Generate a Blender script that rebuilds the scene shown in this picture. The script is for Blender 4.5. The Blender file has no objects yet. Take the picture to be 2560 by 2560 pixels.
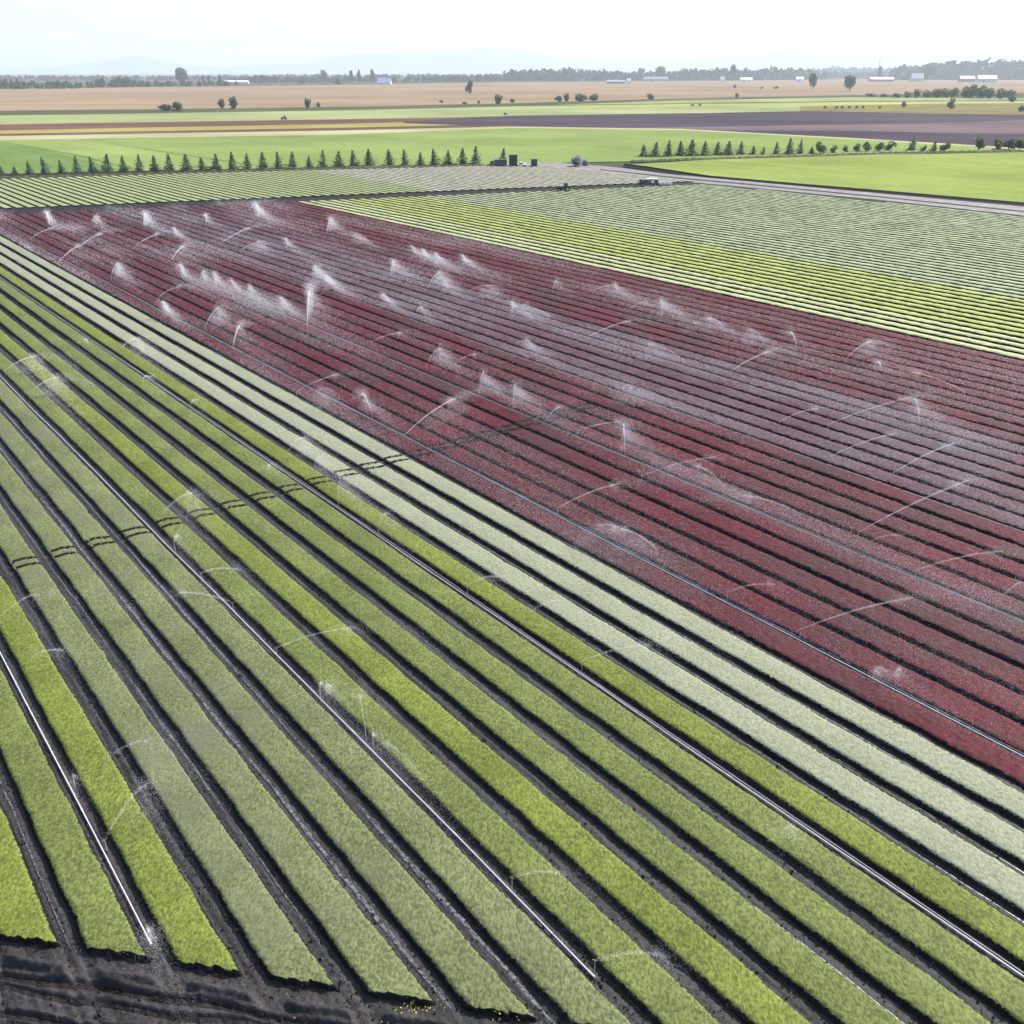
import bpy, math, random
import numpy as np

random.seed(7)
RNG = np.random.default_rng(11)
S = bpy.context.scene
COL = S.collection
R = math.radians

# ---------------------------------------------------------------- camera, sky, sun, exposure
F, HZ, H = 2270.0, 180.0, 34.0            # focal length in photo pixels (2560 wide), horizon row, flying height
TH = math.atan((1280 - HZ) / F)
CT, ST = math.cos(TH), math.sin(TH)
cam = bpy.data.objects.new("camera", bpy.data.cameras.new("camera"))
COL.objects.link(cam)
cam.location = (0, 0, H)
cam.rotation_euler = (math.pi / 2 - TH, 0, 0)
cam.data.sensor_width = 36
cam.data.lens = F / 2560 * 36
cam.data.clip_start = 0.5
cam.data.clip_end = 60000
S.camera = cam

SUN_EL, SUN_AZ = R(41), R(56)             # azimuth clockwise from +Y
W = bpy.data.worlds.new("World")
S.world = W
W.use_nodes = True
nt = W.node_tree
sky = nt.nodes.new("ShaderNodeTexSky")
sky.sky_type = 'NISHITA'
sky.sun_disc = False
sky.sun_elevation = SUN_EL
sky.sun_rotation = SUN_AZ
sky.air_density = 1.0
sky.dust_density = 2.5
sky.ozone_density = 1.0
bg = nt.nodes["Background"]
bg.inputs[1].default_value = 0.125
nt.links.new(sky.outputs[0], bg.inputs[0])
sd = bpy.data.lights.new("sun", 'SUN')
sd.energy = 5.0
sd.angle = R(0.53)
sd.color = (1.0, 0.95, 0.87)
sun = bpy.data.objects.new("sun", sd)
COL.objects.link(sun)
sun.location = (200, 200, 400)
sun.rotation_euler = (math.pi / 2 - SUN_EL, 0, math.pi - SUN_AZ)
S.view_settings.view_transform = 'Standard'
S.view_settings.look = 'None'
S.view_settings.gamma = 1
S.view_settings.exposure = 1.32
S.render.engine = 'CYCLES'
S.cycles.use_denoising = True
S.cycles.max_bounces = 5
S.cycles.diffuse_bounces = 2
S.cycles.glossy_bounces = 2
S.cycles.transmission_bounces = 3
S.cycles.transparent_max_bounces = 8
S.cycles.volume_bounces = 1

# ---------------------------------------------------------------- small tools
def ground(x, y, z=0.0):
    """photo pixel (2560 px square) -> place on the level z"""
    u, v = (x - 1280) / F, (y - 1280) / F
    k = (H - z) / (ST + CT * v)
    return np.array((u * k, (CT - ST * v) * k))

def ppm(y):                                # photo pixels per metre for things standing at ground row y
    return F * (ST + CT * (y - 1280) / F) / H

def project(X, Y, Z):
    d = H - Z
    zc = Y * CT + d * ST
    return 1280 + F * X / zc, 1280 + F * (d * CT - Y * ST) / zc

ORD = "first second third fourth fifth sixth seventh eighth ninth tenth eleventh twelfth thirteenth fourteenth fifteenth sixteenth seventeenth eighteenth nineteenth twentieth".split()
TENS = {2: "twenty", 3: "thirty", 4: "forty", 5: "fifty"}
def nth(n):                                # 1 -> first
    if n <= 20: return ORD[n - 1]
    t, u = divmod(n, 10)
    return (TENS[t][:-1] + "ieth") if u == 0 else TENS[t] + "-" + ORD[u - 1]

def tag(o, label=None, cat=None, group=None, kind=None):
    if label: o["label"] = label
    if cat: o["category"] = cat
    if group: o["group"] = group
    if kind: o["kind"] = kind
    return o

def empty(name, loc, rz=0.0):
    o = bpy.data.objects.new(name, None)
    o.empty_display_size = 0.3
    COL.objects.link(o)
    o.location = loc
    o.rotation_euler = (0, 0, rz)
    return o

def mesh_np(name, V, Fc, mats, parent=None, matidx=None, smooth=False, loc=None):
    """V (n,3), Fc (m,k) arrays -> one linked mesh object"""
    V = np.ascontiguousarray(V, dtype=np.float32)
    Fc = np.ascontiguousarray(Fc, dtype=np.int32)
    me = bpy.data.meshes.new(name)
    k = Fc.shape[1]
    me.vertices.add(len(V)); me.vertices.foreach_set("co", V.ravel())
    me.loops.add(Fc.size); me.loops.foreach_set("vertex_index", Fc.ravel())
    me.polygons.add(len(Fc))
    me.polygons.foreach_set("loop_start", np.arange(0, Fc.size, k, dtype=np.int32))
    if matidx is not None:
        me.polygons.foreach_set("material_index", np.ascontiguousarray(matidx, dtype=np.int32))
    me.polygons.foreach_set("use_smooth", np.full(len(Fc), smooth, dtype=bool))
    for m in (mats if isinstance(mats, (list, tuple)) else [mats]):
        me.materials.append(m)
    me.update(calc_edges=True)
    o = bpy.data.objects.new(name, me)
    COL.objects.link(o)
    if parent: o.parent = parent
    if loc is not None: o.location = loc
    return o

class MB:
    """collects boxes, tubes and prisms for one mesh"""
    def __init__(s): s.v, s.f = [], []
    def add(s, vs, fs):
        b = len(s.v); s.v += [tuple(p) for p in vs]; s.f += [tuple(i + b for i in f) for f in fs]; return s
    def box(s, c, d, taper=1.0, rz=0.0):
        x, y, z = d[0] / 2, d[1] / 2, d[2] / 2
        P = [(-x, -y, -z), (x, -y, -z), (x, y, -z), (-x, y, -z)] + [(a * taper, b * taper, z) for a, b in ((-x, -y), (x, -y), (x, y), (-x, y))]
        cr, sr = math.cos(rz), math.sin(rz)
        P = [(c[0] + p[0] * cr - p[1] * sr, c[1] + p[0] * sr + p[1] * cr, c[2] + p[2]) for p in P]
        return s.add(P, [(3, 2, 1, 0), (4, 5, 6, 7), (0, 1, 5, 4), (1, 2, 6, 5), (2, 3, 7, 6), (3, 0, 4, 7)])
    def tube(s, a, b, r, r2=None, n=8):
        a, b = np.array(a, float), np.array(b, float)
        d = (b - a) / np.linalg.norm(b - a)
        e = np.cross(d, (0, 0, 1) if abs(d[2]) < .9 else (1, 0, 0)); e /= np.linalg.norm(e); g = np.cross(d, e)
        r2 = r if r2 is None else r2
        P = [tuple(a + r * (math.cos(t) * e + math.sin(t) * g)) for t in np.linspace(0, 2 * math.pi, n, False)]
        P += [tuple(b + r2 * (math.cos(t) * e + math.sin(t) * g)) for t in np.linspace(0, 2 * math.pi, n, False)]
        fs = [(i, (i + 1) % n, n + (i + 1) % n, n + i) for i in range(n)] + [tuple(range(n))[::-1], tuple(range(n, 2 * n))]
        return s.add(P, fs)
    def prism(s, prof, y0, y1):            # profile in x-z, pushed along y
        n = len(prof)
        P = [(x, y0, z) for x, z in prof] + [(x, y1, z) for x, z in prof]
        return s.add(P, [(i, (i + 1) % n, n + (i + 1) % n, n + i) for i in range(n)] + [tuple(range(n))[::-1], tuple(range(n, 2 * n))])
    def build(s, name, mat, parent=None, bevel=0.0, smooth=False):
        me = bpy.data.meshes.new(name)
        me.from_pydata(s.v, [], s.f); me.materials.append(mat); me.update()
        if smooth: me.polygons.foreach_set("use_smooth", np.ones(len(me.polygons), bool))
        o = bpy.data.objects.new(name, me); COL.objects.link(o)
        if parent: o.parent = parent
        if bevel:
            m = o.modifiers.new("bevel", 'BEVEL'); m.width = bevel; m.segments = 2
        return o

def copy_tree(o, parent=None):
    c = o.copy(); COL.objects.link(c); c.parent = parent
    for ch in list(o.children): copy_tree(ch, c)
    return c

def wob(n, step, amp, rng=RNG):            # smooth 1-D noise sampled at n points
    m = max(4, int(n / step) + 3)
    k = rng.normal(0, 1, m)
    return np.interp(np.linspace(0, m - 1, n), np.arange(m), k) * amp

# ---------------------------------------------------------------- materials
def lin(c): return tuple(((v / 255 + .055) / 1.055) ** 2.4 if v > 10 else v / 255 / 12.92 for v in c)

def base_mat(name, rough=.8, spec=.3):
    m = bpy.data.materials.new(name); m.use_nodes = True
    b = m.node_tree.nodes["Principled BSDF"]
    b.inputs["Roughness"].default_value = rough
    b.inputs["Specular IOR Level"].default_value = spec
    return m, m.node_tree, b

def pos_noise(t, scale, detail=3, stretch=None, rot=0.0, rough=.55):
    g = t.nodes.new("ShaderNodeNewGeometry")
    n = t.nodes.new("ShaderNodeTexNoise")
    n.inputs["Scale"].default_value = scale
    n.inputs["Detail"].default_value = detail
    n.inputs["Roughness"].default_value = rough
    if stretch is not None:
        mp = t.nodes.new("ShaderNodeMapping"); mp.vector_type = 'TEXTURE'
        mp.inputs["Rotation"].default_value = (0, 0, rot)
        mp.inputs["Scale"].default_value = stretch
        t.links.new(g.outputs["Position"], mp.inputs[0]); t.links.new(mp.outputs[0], n.inputs["Vector"])
    else:
        t.links.new(g.outputs["Position"], n.inputs["Vector"])
    return n

def ramp(t, src, stops):
    r = t.nodes.new("ShaderNodeValToRGB")
    e = r.color_ramp.elements
    while len(e) < len(stops): e.new(.5)
    for el, (p, c) in zip(e, stops):
        el.position = p; el.color = tuple(c) + (1,)
    t.links.new(src, r.inputs[0])
    return r

def mul(c, k): return tuple(v * k for v in c)
def mixc(a, b, k): return tuple(x * (1 - k) + y * k for x, y in zip(a, b))

def mixnode(t, fac, a, b, mode='MIX'):
    m = t.nodes.new("ShaderNodeMix"); m.data_type = 'RGBA'; m.blend_type = mode
    if isinstance(fac, float): m.inputs[0].default_value = fac
    else: t.links.new(fac, m.inputs[0])
    for sock, v in ((m.inputs[6], a), (m.inputs[7], b)):
        if isinstance(v, tuple): sock.default_value = v + (1,)
        else: t.links.new(v, sock)
    return m.outputs[2]

def bump(t, b, src, strength, dist):
    n = t.nodes.new("ShaderNodeBump")
    n.inputs["Strength"].default_value = strength; n.inputs["Distance"].default_value = dist
    t.links.new(src, n.inputs["Height"]); t.links.new(n.outputs[0], b.inputs["Normal"])

def crop_mat(name, col, gap, scale=10.5, spread=.38, blotch=.18, patch=None, patch_at=.5):
    """leafy canopy: leaves of slightly different greens with dark gaps between the plants"""
    m, t, b = base_mat(name, .7, .06)
    n1 = pos_noise(t, scale, 5, stretch=(1, 2.1, 1), rough=.6)
    r1 = ramp(t, n1.outputs[0], [(.30, gap), (.42, mul(col, 1 - spread)), (.53, col), (.68, mul(mixc(col, (col[0] * 1.1, col[1], col[2]), .5), 1 + spread))])
    n2 = pos_noise(t, .22, 4)
    r2 = ramp(t, n2.outputs[0], [(.3, (1 - blotch,) * 3), (.7, (1 + blotch,) * 3)])
    c = mixnode(t, 1.0, r1.outputs[0], r2.outputs[0], 'MULTIPLY')
    if patch:                              # thin stands showing more soil; on the purple-grey beds, painted mist
        n3 = pos_noise(t, .09, 5, rough=.6)
        r3 = ramp(t, n3.outputs[0], [(patch_at - .08, (0, 0, 0)), (patch_at + .12, (1, 1, 1))])
        c = mixnode(t, r3.outputs[0], c, mixnode(t, .75, c, patch))
    t.links.new(c, b.inputs["Base Color"])
    bump(t, b, n1.outputs[0], .15, .02)
    return m

def plain_mat(name, col, rough=.8, spec=.3, var=.2, scale=2.0, metallic=0.0):
    m, t, b = base_mat(name, rough, spec)
    n = pos_noise(t, scale, 4)
    r = ramp(t, n.outputs[0], [(.3, mul(col, 1 - var)), (.7, mul(col, 1 + var))])
    t.links.new(r.outputs[0], b.inputs["Base Color"])
    b.inputs["Metallic"].default_value = metallic
    return m

# row direction of the beds, from their common vanishing point
VPX = -752.0
_u = np.array(((VPX - 1280) / F, CT - ST * (HZ - 1280) / F)); U = _u / np.linalg.norm(_u)   # along the rows, away from the camera
N = np.array((U[1], -U[0]))                                                            # across the rows, to the right
ROWROT = math.atan2(U[1], U[0])
def t_line(k): return float(N @ ground(VPX + (2200 - HZ) * (.4268 + .09416 * k), 2200))
T0 = t_line(0); WB = (t_line(40) - T0) / 40
def tk(k): return T0 + WB * k
def st(p): return float(U @ p), float(N @ p)

def field_mat(name, cols, s_across=.35, s_blotch=.02, rot=ROWROT, streak=40.0, rough=.85, fine=0.0):
    """far field: tones drawn out along the drilling direction, with broad patches"""
    m, t, b = base_mat(name, rough, .0)
    n1 = pos_noise(t, s_across, 3, stretch=(streak, 1, 1), rot=rot)
    n2 = pos_noise(t, s_blotch, 4)
    cols = [mul(mixc((sum(c) / 3,) * 3, c, 1.22), .80) for c in cols]
    r1 = ramp(t, n1.outputs[0], [(.28, cols[0]), (.5, cols[1]), (.72, cols[2])])
    r2 = ramp(t, n2.outputs[0], [(.3, (.76,) * 3), (.7, (1.24,) * 3)])
    c = mixnode(t, 1.0, r1.outputs[0], r2.outputs[0], 'MULTIPLY')
    n3 = pos_noise(t, .35, 5, rough=.7); r3 = ramp(t, n3.outputs[0], [(.3, (.84,) * 3), (.7, (1.16,) * 3)])
    c = mixnode(t, 1.0, c, r3.outputs[0], 'MULTIPLY')
    t.links.new(c, b.inputs["Base Color"])
    return m

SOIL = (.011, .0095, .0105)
def soil_mat(name, col, rough=.75, spec=.35):
    m, t, b = base_mat(name, rough, spec)
    n1 = pos_noise(t, 3.5, 6, rough=.7)
    n2 = pos_noise(t, .35, 4)
    n3 = pos_noise(t, 3.6, 3, stretch=(30, 1, 1), rot=ROWROT)
    r1 = ramp(t, n1.outputs[0], [(.3, mul(col, .45)), (.5, col), (.75, mul(col, 2.1))])
    r2 = ramp(t, n2.outputs[0], [(.3, (.7,) * 3), (.7, (1.35,) * 3)])
    r3 = ramp(t, n3.outputs[0], [(.38, (.5,) * 3), (.62, (1.7,) * 3)])
    c = mixnode(t, 1.0, mixnode(t, 1.0, r1.outputs[0], r2.outputs[0], 'MULTIPLY'), r3.outputs[0], 'MULTIPLY')
    t.links.new(c, b.inputs["Base Color"])
    bump(t, b, n1.outputs[0], .8, .12)
    return m

M = {}
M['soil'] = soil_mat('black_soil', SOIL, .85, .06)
M['soil_grey'] = soil_mat('drier_soil', (.0140, .0124, .0138), .7, .28)
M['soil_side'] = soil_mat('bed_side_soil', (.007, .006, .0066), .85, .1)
M['bright'] = crop_mat('bright_lettuce', (.090, .112, .024), (.042, .052, .015))
M['mid'] = crop_mat('green_lettuce', (.083, .103, .031), (.035, .043, .018))
M['olive'] = crop_mat('olive_lettuce', (.088, .104, .046), (.038, .045, .026), patch=(.085, .085, .06), patch_at=.56)
M['pale'] = crop_mat('pale_lettuce', (.158, .170, .118), (.092, .10, .066), scale=10, spread=.22, blotch=.08)
M['red'] = crop_mat('red_lettuce', (.055, .0095, .0150), (.036, .012, .014), scale=8, spread=.24, patch=(.034, .018, .020), patch_at=.50)
M['deep_red'] = crop_mat('deep_red_lettuce', (.052, .0075, .0115), (.028, .008, .010), scale=8, spread=.2, patch=(.05, .016, .018), patch_at=.58)
M['misted'] = crop_mat('misted_red_lettuce', (.050, .022, .030), (.030, .017, .021), scale=8, spread=.18, patch=(.065, .046, .056), patch_at=.47)  # spray mist painted in: grey-lilac mixed into the red leaf colour
M['far_pale'] = crop_mat('far_pale_lettuce', (.225, .250, .125), (.14, .16, .08), scale=1.5, spread=.09, blotch=.08)
M['far_yellow'] = crop_mat('far_yellow_lettuce', (.195, .228, .066), (.15, .175, .05), scale=1.5, spread=.09, blotch=.08)
M['far_grey'] = crop_mat('far_grey_green_lettuce', (.190, .220, .125), (.12, .14, .085), scale=1.0, spread=.09, blotch=.1)
M['far_green'] = crop_mat('far_green_lettuce', (.165, .195, .092), (.10, .12, .06), scale=1.0, spread=.09, blotch=.1)
M['seedling'] = crop_mat('seedling_rows', (.215, .215, .165), (.15, .145, .12), scale=.6, spread=.15, blotch=.14)

def wet_mat():
    m, t, b = base_mat('wet_soil_glare', .22, .9)
    n = pos_noise(t, 5, 5); r = ramp(t, n.outputs[0], [(.35, (.02, .019, .02)), (.65, (.085, .08, .086))])  # pale end of the ramp paints glare onto the wet soil
    t.links.new(r.outputs[0], b.inputs["Base Color"])
    rr = ramp(t, n.outputs[0], [(.4, (.12,) * 3), (.62, (.6,) * 3)]); t.links.new(rr.outputs[0], b.inputs["Roughness"])
    bump(t, b, n.outputs[0], .35, .05)
    return m
M['wet'] = wet_mat()

def water_mat():
    m = bpy.data.materials.new('water_spray'); m.use_nodes = True
    t = m.node_tree; t.nodes.clear()
    o = t.nodes.new("ShaderNodeOutputMaterial"); d = t.nodes.new("ShaderNodeBsdfDiffuse"); r = t.nodes.new("ShaderNodeBsdfTranslucent"); x = t.nodes.new("ShaderNodeMixShader")
    g = t.nodes.new("ShaderNodeNewGeometry"); n = t.nodes.new("ShaderNodeTexNoise"); n.inputs["Scale"].default_value = 1.0
    t.links.new(g.outputs["Position"], n.inputs["Vector"])
    c = ramp(t, n.outputs[0], [(.3, (.72, .72, .74)), (.7, (.85, .85, .87))])
    t.links.new(c.outputs[0], d.inputs[0]); t.links.new(c.outputs[0], r.inputs[0])
    t.links.new(d.outputs[0], x.inputs[1]); t.links.new(r.outputs[0], x.inputs[2]); t.links.new(x.outputs[0], o.inputs[0])
    return m
M['water'] = water_mat()
M['alu'] = plain_mat('aluminium_pipe', (.50, .50, .53), .4, .5, .1, 3, .35)
M['brass'] = plain_mat('sprinkler_brass', (.35, .27, .12), .4, .5, .15, 20, .6)
M['needle'] = plain_mat('spruce_needles', (.15, .195, .11), .8, .05, .5, 1.3)
M['needle_pale'] = plain_mat('pale_needles', (.085, .12, .045), .75, .2, .35, 1.3)
M['leaf'] = plain_mat('dark_leaves', (.055, .078, .042), .7, .2, .45, .6)
M['leaf_pale'] = plain_mat('pale_leaves', (.10, .125, .06), .7, .2, .4, .6)
M['leaf_red'] = plain_mat('reddish_leaves', (.095, .05, .038), .7, .2, .4, .6)
M['twig'] = plain_mat('grey_violet_twigs', (.26, .23, .29), .8, .2, .3, .8)
def leafy(m, k):
    t = m.node_tree; b = t.nodes["Principled BSDF"]; o = t.nodes["Material Output"]
    tr = t.nodes.new("ShaderNodeBsdfTranslucent"); x = t.nodes.new("ShaderNodeMixShader"); x.inputs[0].default_value = k
    t.links.new(b.inputs["Base Color"].links[0].from_socket, tr.inputs[0])
    t.links.new(b.outputs[0], x.inputs[1]); t.links.new(tr.outputs[0], x.inputs[2]); t.links.new(x.outputs[0], o.inputs[0])
for n_ in ('needle', 'needle_pale', 'leaf', 'leaf_pale', 'leaf_red', 'twig'): leafy(M[n_], .45)
M['wood'] = plain_mat('woodland', (.036, .058, .034), .8, .15, .5, .05)
M['bark'] = plain_mat('bark', (.06, .045, .035), .9, .1, .3, 6)
M['verge'] = plain_mat('rough_grass', (.032, .042, .020), .9, .1, .6, .9)
M['navy'] = plain_mat('navy_paint', (.018, .024, .062), .45, .5, .2, 3)
M['black'] = plain_mat('dark_paint', (.016, .013, .015), .5, .4, .3, 3)
M['rubber'] = plain_mat('tyre_rubber', (.018, .018, .018), .85, .2, .2, 8)
M['steel'] = plain_mat('pale_steel', (.45, .46, .48), .4, .5, .12, 5, .2)
M['white'] = plain_mat('white_paint', (.72, .72, .73), .5, .4, .06, 2)
M['pale_blue'] = plain_mat('pale_blue_cover', (.36, .42, .52), .6, .3, .15, 1.5)
M['green_paint'] = plain_mat('green_paint', (.012, .055, .036), .5, .4, .2, 2)
M['glass'] = plain_mat('dark_glass', (.03, .035, .04), .08, .6, .1, 2)
M['barn_wall'] = plain_mat('barn_wall', (.40, .40, .42), .8, .2, .1, .3)
M['barn_dark'] = plain_mat('dark_barn_wall', (.16, .13, .14), .8, .2, .1, .3)
M['roof'] = plain_mat('metal_roof', (.70, .71, .74), .5, .4, .08, .3)
M['roof_grey'] = plain_mat('grey_roof', (.26, .28, .36), .6, .3, .1, .3)

# ---------------------------------------------------------------- ground
def quad_sheet(name, pts, z, mat):
    V = np.array([(p[0], p[1], z) for p in pts]); n = len(pts)
    me = bpy.data.meshes.new(name); me.from_pydata(V.tolist(), [], [tuple(range(n))]); me.materials.append(mat); me.update()
    o = bpy.data.objects.new(name, me); COL.objects.link(o); tag(o, kind="structure")
    return o

M['far_ground'] = field_mat('far_ground_soil', [(.05, .05, .04), (.06, .062, .045), (.07, .075, .05)], .05, .004, 0.1, 12)
quad_sheet("ground", [(-24000, -400), (24000, -400), (24000, 26000), (-24000, 26000)], -.45, M['far_ground'])

# soil under the beds: dark muck reaching past the tree row
quad_sheet("soil", [tuple(ground(-900, 452)), tuple(ground(1330, 408)), tuple(ground(1700, 440)), tuple(ground(3300, 580)), (150, 60), (60, -60), (-140, -60)], -.06, M['soil'])

# headland lines in row coordinates (s along the rows, t across)
def line_st(p, q):
    (s1, t1), (s2, t2) = st(ground(*p)), st(ground(*q))
    b = (s2 - s1) / (t2 - t1)
    return lambda t: s1 + b * (t - t1)
near_end = line_st((85, 2362), (1200, 2535))
far_lo = line_st((0, 537), (1590, 469))
far_up = line_st((0, 523), (1590, 460))
road_lo = line_st((1690, 455), (2560, 543))

# wheel-track crossing: two ruts over the near beds
tr1 = line_st((40, 1431), (1020, 1153)); tr2 = line_st((34, 1415), (1012, 1141))

# ---- relief of the near soil: furrows with ruts, headland with ruts alongside it
def grid_soil():
    t = np.arange(tk(-4), tk(15.4), .09); ns = 900
    q = np.linspace(0, 1, ns); soff = -14 + 150 * q ** 1.7          # metres beyond the bed ends
    TT, QQ = np.meshgrid(t, soff)
    SS = near_end(TT) + QQ
    ph = ((TT - T0) / WB) % 1.0                                      # 0 = furrow centre
    dist = np.minimum(ph, 1 - ph) * WB * np.sign(np.where(ph < .5, 1, -1))
    k = np.round((TT - T0) / WB).astype(int)
    kr = np.random.default_rng(3).uniform(.4, 1.2, 60)
    infield = np.clip((QQ + 1.2) / 1.5, 0, 1)
    rut = np.zeros_like(TT)
    for c in (-.24, .17):
        cw = c + .05 * np.sin(SS * .35 + k * 2.1) + .03 * np.sin(SS * 1.3 + k)
        rut -= .055 * np.exp(-((dist - cw) / .07) ** 2) * kr[k % 60]
    z = rut * infield
    # furrow mouths run on across the headland and fade there
    h = (1 - infield)
    for c, a in ((-2.3, .13), (-3.0, .10), (-4.6, .16), (-5.3, .12), (-7.2, .15), (-8.2, .12), (-10, .15), (-11.3, .12)):
        cw = c + .18 * np.sin(TT * .5 + c * 3) + .1 * np.sin(TT * 1.7 + c)
        z += h * 1.7 * (-a * np.exp(-((QQ - cw) / .17) ** 2) + .6 * a * np.exp(-((QQ - cw - .38) / .15) ** 2))
    z += .40 * np.exp(-((QQ + 1.35 + .15 * np.sin(TT * .9)) / .35) ** 2) * np.clip((np.abs(dist) - .35) / .3, 0, 1)   # bank at the bed ends
    for kk in (0, -1, 3, 5):                                          # wheel tracks leaving the furrows over the bank
        for c in (-.3, .2):
            w = np.exp(-((TT - tk(kk) - c - .12 * (QQ + 1) * (QQ < -1)) / .12) ** 2) * (QQ < .5)
            z = z * (1 - .7 * w) - .06 * w
    z += np.random.default_rng(5).normal(0, .016, TT.shape)
    X = U[0] * SS + N[0] * TT; Y = U[1] * SS + N[1] * TT
    V = np.stack((X, Y, z), -1).reshape(-1, 3)
    r, c = TT.shape
    i = np.arange(r * c).reshape(r, c)
    Fc = np.stack((i[:-1, :-1], i[:-1, 1:], i[1:, 1:], i[1:, :-1]), -1).reshape(-1, 4)
    o = mesh_np("furrow_soil", V, Fc, M['soil_grey'], smooth=True); tag(o, kind="structure")
grid_soil()

def clods():
    rng = np.random.default_rng(77); n = 26000
    t = rng.uniform(tk(-3), tk(14), n); ph = ((t - T0) / WB) % 1; d = np.minimum(ph, 1 - ph) * WB
    q = np.where(rng.uniform(0, 1, n) < .3, rng.uniform(-13, 1, n), rng.exponential(22, n))
    ok = (d < .52) | (q < -.1)
    t, q = t[ok], q[ok]; n = len(t); ss = near_end(t) + q
    xy = ss[:, None] * U + t[:, None] * N
    r = rng.gamma(2.2, .016, n) + .012
    T4 = np.array([(1, 0, -.5), (-.5, .87, -.5), (-.5, -.87, -.5), (.1, .1, .7)])
    a = rng.uniform(0, 6.28, n); c_, s_ = np.cos(a), np.sin(a)
    V = np.stack((c_[:, None] * T4[:, 0] - s_[:, None] * T4[:, 1], s_[:, None] * T4[:, 0] + c_[:, None] * T4[:, 1], np.tile(T4[:, 2] * .8, (n, 1))), -1) * (r[:, None, None] * rng.uniform(.6, 1.4, (n, 4, 1)))
    V += np.column_stack((xy, r * .3 + rng.uniform(0, .03, n)))[:, None, :]
    i = np.arange(n)[:, None] * 4
    Fc = np.concatenate((i + [0, 1, 3], i + [1, 2, 3], i + [2, 0, 3]))
    tag(mesh_np("soil_clods", V.reshape(-1, 3), Fc, M['soil_grey']), "dark crumbly soil clods along the furrows and the headland", "soil clods", None, "stuff")
clods()

# wet strips along some furrows, part of their shine painted into the colour
def wet_strip(k, off, wid, s_from, s_to, seed, fill):
    rg = np.random.default_rng(seed)
    t0 = tk(k) + off; V, Fc = [], []
    s = near_end(t0) + s_from; end = near_end(t0) + s_to
    while s < end:
        L = rg.uniform(4, 22); n = max(4, int(L / .25))
        w = .55 * wid * rg.uniform(.5, 1.2) * np.sin(np.linspace(.15, math.pi - .15, n)) ** .5 * (1 + rg.normal(0, .22, n))
        tc = t0 + rg.normal(0, .03) + np.cumsum(rg.normal(0, .01, n))
        ss = np.linspace(s, s + L, n); b = len(V)
        for a, ww, cc in zip(ss, w, tc):
            for q in (-.5, .5):
                p = U * a + N * (cc + q * ww); V.append((p[0], p[1], .012))
        Fc += [(b + 2 * i, b + 2 * i + 1, b + 2 * i + 3, b + 2 * i + 2) for i in range(n - 1)]
        s += L + rg.exponential(1.2 / fill)
    tag(mesh_np("puddle", np.array(V), np.array(Fc), M['wet']), kind="structure")
for k, off, w, a, b, f in ((4, -.05, .34, 0, 130, 3), (5, 0, .30, 0, 130, 3), (3, .05, .16, 3, 90, 1.4), (11, -.42, .30, 2, 150, 3), (9, -.2, .12, 2, 80, 1), (1, .1, .22, 12, 60, 1), (13, .1, .12, 4, 100, .8), (14, -.1, .1, 4, 100, .8), (6, -.2, .10, 4, 90, .8), (-1, .0, .2, 2, 60, 1), (0, -.1, .16, 0, 50, 2), (12, .0, .12, 0, 40, 1)):
    wet_strip(k, off, w, a, b, 100 + k, f)

# ---------------------------------------------------------------- the crop beds
def clip_right(t, s0, s1):
    """first s along the row whose place lies inside (or just beside) the picture"""
    ss = np.linspace(s0, s1, 900)
    P = np.outer(ss, U) + N * t
    x, y = project(P[:, 0], P[:, 1], np.zeros(len(ss)))
    ok = (P[:, 1] > 3) & (x < 2860) & (y < 2800) & (x > -420)
    if not ok.any(): return None
    i = np.nonzero(ok)[0]
    return max(s0, ss[max(0, i[0] - 1)]), min(s1, ss[min(len(ss) - 1, i[-1] + 1)])

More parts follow.
